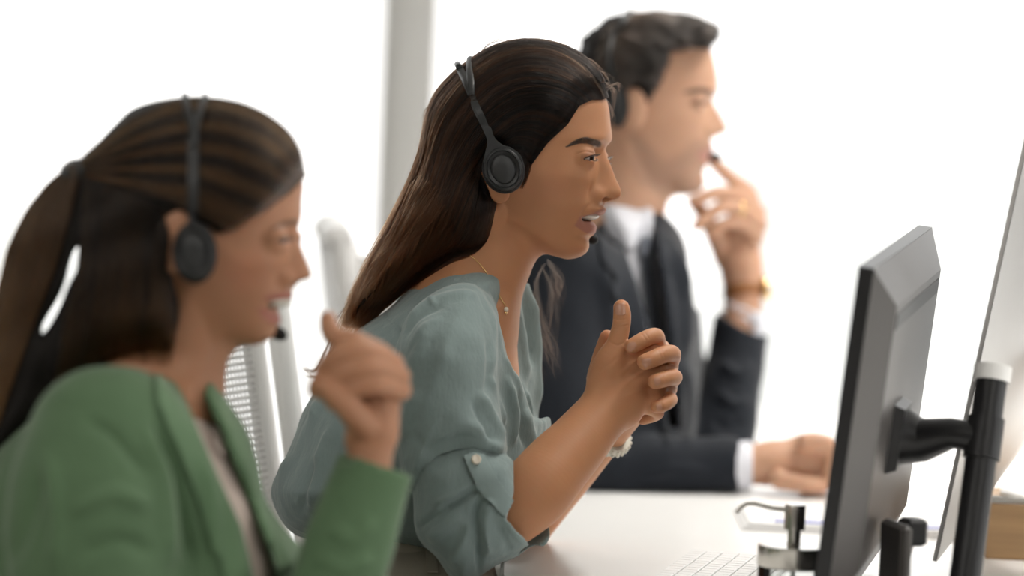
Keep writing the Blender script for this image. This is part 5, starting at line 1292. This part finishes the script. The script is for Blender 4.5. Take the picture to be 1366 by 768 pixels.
core3 = mesh_field(Field().u(chain([C3(720,700,D3), C3(740,560,D3), C3(765,450,D3), C3(800,370,D3)], [.06,.065,.07,.05], 4), .0)
    .u(chain([C3(760,410,4.03), C3(735,520,3.98), C3(738,612,3.990), C3(860,622,4.01), C3(985,621,4.025)], [.032,.030,.026,.022,.020], 4), .02)
    .u(chain([C3(800,410,4.33), C3(880,540,4.34), C3(945,640,4.24), C3(972,530,4.28)], [.034,.03,.027,.024], 4), .02), C3(660,740,D3) - [0,0,.3], C3(1000,330,D3) + [.03,0,.3], .008)
VB, QB = join([h3, a3, core3]); sx, sy, w = H3.local(VB.astype(f4)); isf = np.arange(len(VB)) < len(h3[0]); px, py = proj(VB); near = np.clip(-w/.004, 0, 1)*isf
S2d = np.stack([sx, sy], 1); P2d = np.stack([px, py], 1)
lips = np.clip(.5 - sd_poly(S2d, spl([(928,207),(938,203),(948,198),(956,200),(952,212),(945,220),(936,214)], 4, True)) / 2.5, 0, 1) * isf * np.clip((.030 - np.abs(w))/.004, 0, 1) * .8
beard = np.clip(.5 - sd_poly(S2d, spl([(868,190),(890,215),(915,205),(930,190),(950,188),(955,198),(950,225),(945,262),(900,264),(862,250),(850,215),(850,180)], 4, True)) / 12, 0, 1) * isf * .42
brow = np.clip(.6 - sd_poly(P2d, spl([(912,124),(922,119),(936,117),(949,120),(950,126),(937,123.5),(924,124)], 4, True)) / 2.5, 0, 1) * near * .8
lash = np.clip(.6 - sd_poly(P2d, spl([(919,138),(928,134.5),(940,134),(944,136.5),(934,138),(926,139)], 4, True)) / 2.5, 0, 1) * near * .6
tone3 = skin_tone(VB, (.56, .325, .215), [(beard, (.26, .165, .125)), (lips, (.45, .205, .165)), (brow, (.05, .035, .028)), (lash, (.05, .03, .025))])
man = mesh_obj('person', to_world(VB), QB, M['skin3'], None, attrs={'tone': tone3})
tag(man, 'man in a navy suit and grey tie, fingers raised to his lips', 'person')
for sg in (-1, 1): eyeball(H3, man, 931, 139, sg*.0325, (0, -.05))
# ---- shirt, tie, suit
M['shirt'] = pmat('pale blue white shirt', (.72, .73, .79), .75, noise=.02, bump=.15, bscale=400)
M['navy'] = pmat('navy wool', (.0095, .0125, .0185), .8, noise=.08, nscale=60, bump=.25, bscale=700, sheen=.15, spec=.3)
M['lapelnavy'] = pmat('navy wool lapel', (.0105, .014, .021), .78, noise=.08, nscale=60, bump=.25, bscale=700, sheen=.2, spec=.3)
M['tie'] = pmat('slate grey silk tie', (.17, .185, .22), .5, noise=.06, nscale=80, bump=.15, bscale=600)
FS = Field().u(inflate([(806,272),(830,266),(852,272),(872,278),(883,330),(894,440),(908,560),(880,625),(800,645),(770,500),(790,330)], D3, .135, .09), 0)
FS.u(chain([C3(962,622,4.015), C3(1004,620,4.025)], [.0305,.0315], 3), .0).s(prism([(1004,560),(1004,690),(1040,690),(1040,560)], 3.8, 4.2, 4.0), .001)
FS.u(chain([C3(986,446,4.315), C3(995,392,4.33)], [.0345,.0365], 3), .0)
FS.s(prism([(940,380),(970,396),(1000,411),(1035,425),(1050,330),(940,330)], 4.1, 4.5, 4.3), .001)
FS.s(chain([C3(984,450,4.31), C3(992,395,4.33)], [.0305,.0330], 3), .001)
V, Q = mesh_field(FS, C3(760,700,3.95) - [.02,0,0], C3(1035,255,4.0) + [.02,0,.45], .004)
shirt3 = mesh_obj('shirt', to_world(V), Q, M['shirt'], man); bvs3 = bvh_of(V, Q)
decal('collar', [(806,270),(816,276),(834,296),(850,316),(842,334),(828,318),(814,298),(805,284)], bvs3, .006, .004, M['shirt'], shirt3, step=3)
decal('collar', [(862,279),(868,279),(869,300),(862,322),(856,318)], bvs3, .004, .004, M['shirt'], shirt3, step=3)
tieo = decal('tie', [(851,340),(866,338),(878,420),(890,520),(899,590),(878,592),(868,500),(860,420)], bvs3, .004, .004, M['tie'], man, step=3)
decal('tie_knot', [(849,317),(864,315),(868,336),(858,344),(850,341)], bvs3, .009, .008, M['tie'], tieo, step=3)
FJ = Field().u(inflate([(806,286),(780,298),(748,326),(718,368),(698,430),(688,520),(682,600),(660,690),(680,735),(740,715),(800,672),(880,645),(918,610),(934,520),(938,440),(930,375),(915,318),(897,293),(878,277),(866,276),(840,300),(822,300)], D3, .195, .13, Tf=lambda x, y: np.clip(.6 + (y - 280)/160, .6, 1)), 0)
FJ.u(chain([C3(752,385,4.02), C3(730,490,3.985), C3(735,590,3.985)], [.080,.072,.066], 5), .03)
FJ.u(chain([C3(733,610,3.985), C3(800,620,3.995), C3(900,621,4.01), C3(992,620,4.022)], [.050,.0415,.037,.0355], 5), .012)
FJ.s(prism([(985,560),(986,690),(1040,690),(1040,560)], 3.8, 4.2, 4.0), .002)
jv3 = Sheet([(806,255),(813,281),(831,328),(847,376),(863,432),(880,520),(888,572),(904,572),(898,500),(886,400),(876,330),(871,281),(872,255)], False)
def jcut3(P):
    D = P[:, 2]; x = 683 + FPX*P[:, 0]/D; y = 384 - FPX*P[:, 1]/D
    return np.maximum(jv3(x, y) * (D3/FPX), (D - (4.17 + (x - 840)*.0015)) * .8).astype(f4)
FJ.s((jcut3, None, 0), .004)
FJ.u(chain([C3(850,420,4.33), C3(900,540,4.36), C3(948,640,4.24)], [.07,.06,.05], 5), .02)
FJ.u(chain([C3(945,655,4.23), C3(965,560,4.27), C3(984,470,4.31), C3(998,385,4.33)], [.050,.046,.0405,.0395], 5), .012)
FJ.s(prism([(920,408),(950,414),(975,430),(1000,442),(1020,446),(1060,440),(1060,330),(920,330)], 4.1, 4.5, 4.3), .002)
V, Q = mesh_field(FJ, C3(660,745,3.9) - [.06,0,0], C3(1030,265,4.0) + [.03,0,.52], .0045); V = relax(V, Q, 2, .5)
V = folds(V, Q, [([(900,330),(915,400),(918,480)], 6*mm, 8), ([(960,480),(985,500),(1005,480)], 5*mm, 6), ([(955,520),(980,540),(1000,530)], 5*mm, 6), ([(950,560),(972,570),(994,560)], -4*mm, 6), ([(770,600),(800,612),(840,604)], 5*mm, 7), ([(860,640),(900,625),(950,630)], 4*mm, 7), ([(800,340),(815,420),(830,520)], 5*mm, 9), ([(910,480),(925,540),(915,600)], 5*mm, 8), ([(885,300),(905,350),(912,400)], 4*mm, 6)])
Nn = vnormals(V, Q); V = V + Nn*wobble(V, .0018, 28, 12)[:, None]
jacket = mesh_obj('suit_jacket', to_world(V), Q, M['navy'], man); bvj3 = bvh_of(V, Q)
decal('lapel', [(800,288),(812,284),(830,330),(846,378),(862,434),(879,520),(893,600),(880,560),(858,490),(830,420),(812,385),(822,372),(802,350),(796,318)], bvj3, .005, .004, M['lapelnavy'], jacket, step=4)
decal('lapel', [(873,282),(882,288),(890,330),(888,360),(896,380),(904,470),(910,560),(900,500),(888,400),(878,330)], bvj3, .004, .004, M['lapelnavy'], jacket, step=3)
legs(man, -.08, 4.2, .70, M['navy'])
# ---- hair
S3 = [(962,40),(958,34),(938,27),(905,20),(870,18),(845,17.5),(815,23),(790,39),(773,62),(765,95),(768,130),(779,160),(798,190),(825,190),(880,165),(960,110),(990,70)]
Hc3 = [(966,34),(963,42),(953,56),(946,63),(925,62),(905,63),(891,68),(889,86),(881,105),(874,122),(869,143),(858,143),(852,128),(842,116),(834,122),(832,165),(822,188),(800,196),(760,180),(745,100),(770,30),(840,0),(920,5)]
F = Field().u(inflate(S3, D3, .086, .066, df=lambda x, y: D3 - math.tan(math.radians(9)) * np.clip(x - 840, -120, 200) * D3 / FPX), 0); F.i(prism(Hc3, 3.8, 4.6, D3), .014)
V, Q = mesh_field(F, C3(755,200,D3) - [0,0,.12], C3(975,8,D3) + [0,0,.12], .0032)
x, y = proj(V); Nn = vnormals(V, Q); V = V + Nn*(wobble(V, .0020, 130, 5) + wobble(V, .0012, 260, 6))[:, None]
bv3 = bvh_of(*join([(V, Q), h3])); M['hairbase3'] = pmat('short black brown hair', (.013, .010, .009), .6, noise=.3, nscale=200, bump=.8, bscale=250, bdist=.003, spec=.25)
hair3 = mesh_obj('hair', to_world(V), Q, M['hairbase3'], man); M['hair3'] = hair_mat('short dark strands', (.010, .008, .007), (.07, .045, .032), .4, root=True)
rs = np.random.RandomState(31)
cv, tn = tress([[(962,42),(955,36),(935,28),(905,20),(870,18),(840,18)], [(950,56),(935,42),(905,34),(870,30),(835,32),(805,42)], [(925,62),(905,50),(870,46),(835,52),(800,70)], [(892,70),(870,66),(840,72),(808,90),(785,100)], [(887,92),(868,92),(840,98),(810,112),(785,125)], [(874,120),(864,112),(845,110),(820,125),(795,150)]], 2600, 22, rs, bv3, off=(0, .005), amp=2.2, fallback=D3, startjit=.25, endjit=.3)
strands('hair_strand', cv, .0003, M['hair3'], hair3, tn)
headset('grey banded headset on the short dark hair of the man', D3, bv3, None, [('arm', [(808,84),(820,84),(822,112),(826,128),(812,128),(808,108)], .005)],
    (824, 141, 4.093, 15/FPX*4.093, 28/FPX*4.093, .02), [('headband', [(815,92),(816,70),(822,48),(834,28)], [6.5,6.5,6.5,6.5], [(843,15.5,4.18),(840,24,4.22),(826,60,4.26),(824,120,4.27)])],
    ([(835,150,4.272),(880,185,4.272),(925,205,4.25),(945,208,4.215)], ((942,207.5,4.215),(962,211,4.20))))
# ---- wristwatch and ring
wc = to_world(C3(992, 389, 4.33)); axd = to_world(C3(992,385,4.33)) - to_world(C3(988,430,4.32)); axd = axd - RGT*.25*np.linalg.norm(axd); axd /= np.linalg.norm(axd)
q = np.cross(axd, FWD); q /= np.linalg.norm(q); A = np.stack([q, np.cross(axd, q), axd])
M['leather'] = pmat('tan leather strap', (.30, .125, .045), .55, noise=.12, nscale=120, bump=.2, bscale=300)
wt = MB().lathe(wc, [(.0272, -.009), (.0288, -.0088), (.0296, 0), (.0288, .0088), (.0272, .009)], 44, A).build('wristwatch', M['leather'], angle=50)
tag(wt, 'gold wristwatch on a tan leather strap at the raised wrist of the man', 'watch')
sgn = 1 if q @ RGT > 0 else -1
ca = np.stack([axd, np.cross(q*sgn, axd), q*sgn]); cc = wc + q*sgn*.0285 - FWD*.008
MB().lathe(cc, [(.0150, -.002), (.0165, 0), (.0168, .004), (.0155, .0065), (.0140, .0068)], 36, ca).build('watch_case', M['gold'], wt, angle=40)
MB().lathe(cc, [(.0138, .0066), (.0136, .0072)], 36, ca).build('watch_dial', M['pearl'], wt, angle=40)
MB().tube([cc + axd*0 - np.cross(q*sgn, axd)*.016 + q*sgn*.003, cc - np.cross(q*sgn, axd)*.020 + q*sgn*.003], .0022, 10).build('crown', M['gold'], wt, angle=40)
rc = to_world(C3(986, 279, 4.288)); rd = to_world(C3(962,277,4.268)) - to_world(C3(990,280,4.29)); rd /= np.linalg.norm(rd)
qq = np.cross(rd, FWD); qq /= np.linalg.norm(qq); A = np.stack([qq, np.cross(rd, qq), rd])
tag(MB().lathe(rc, [(.0102, -.0028), (.0112, -.0022), (.0116, 0), (.0112, .0022), (.0102, .0028)], 28, A).build('ring', M['gold'], angle=50), 'plain gold ring on the raised hand of the man', 'ring')
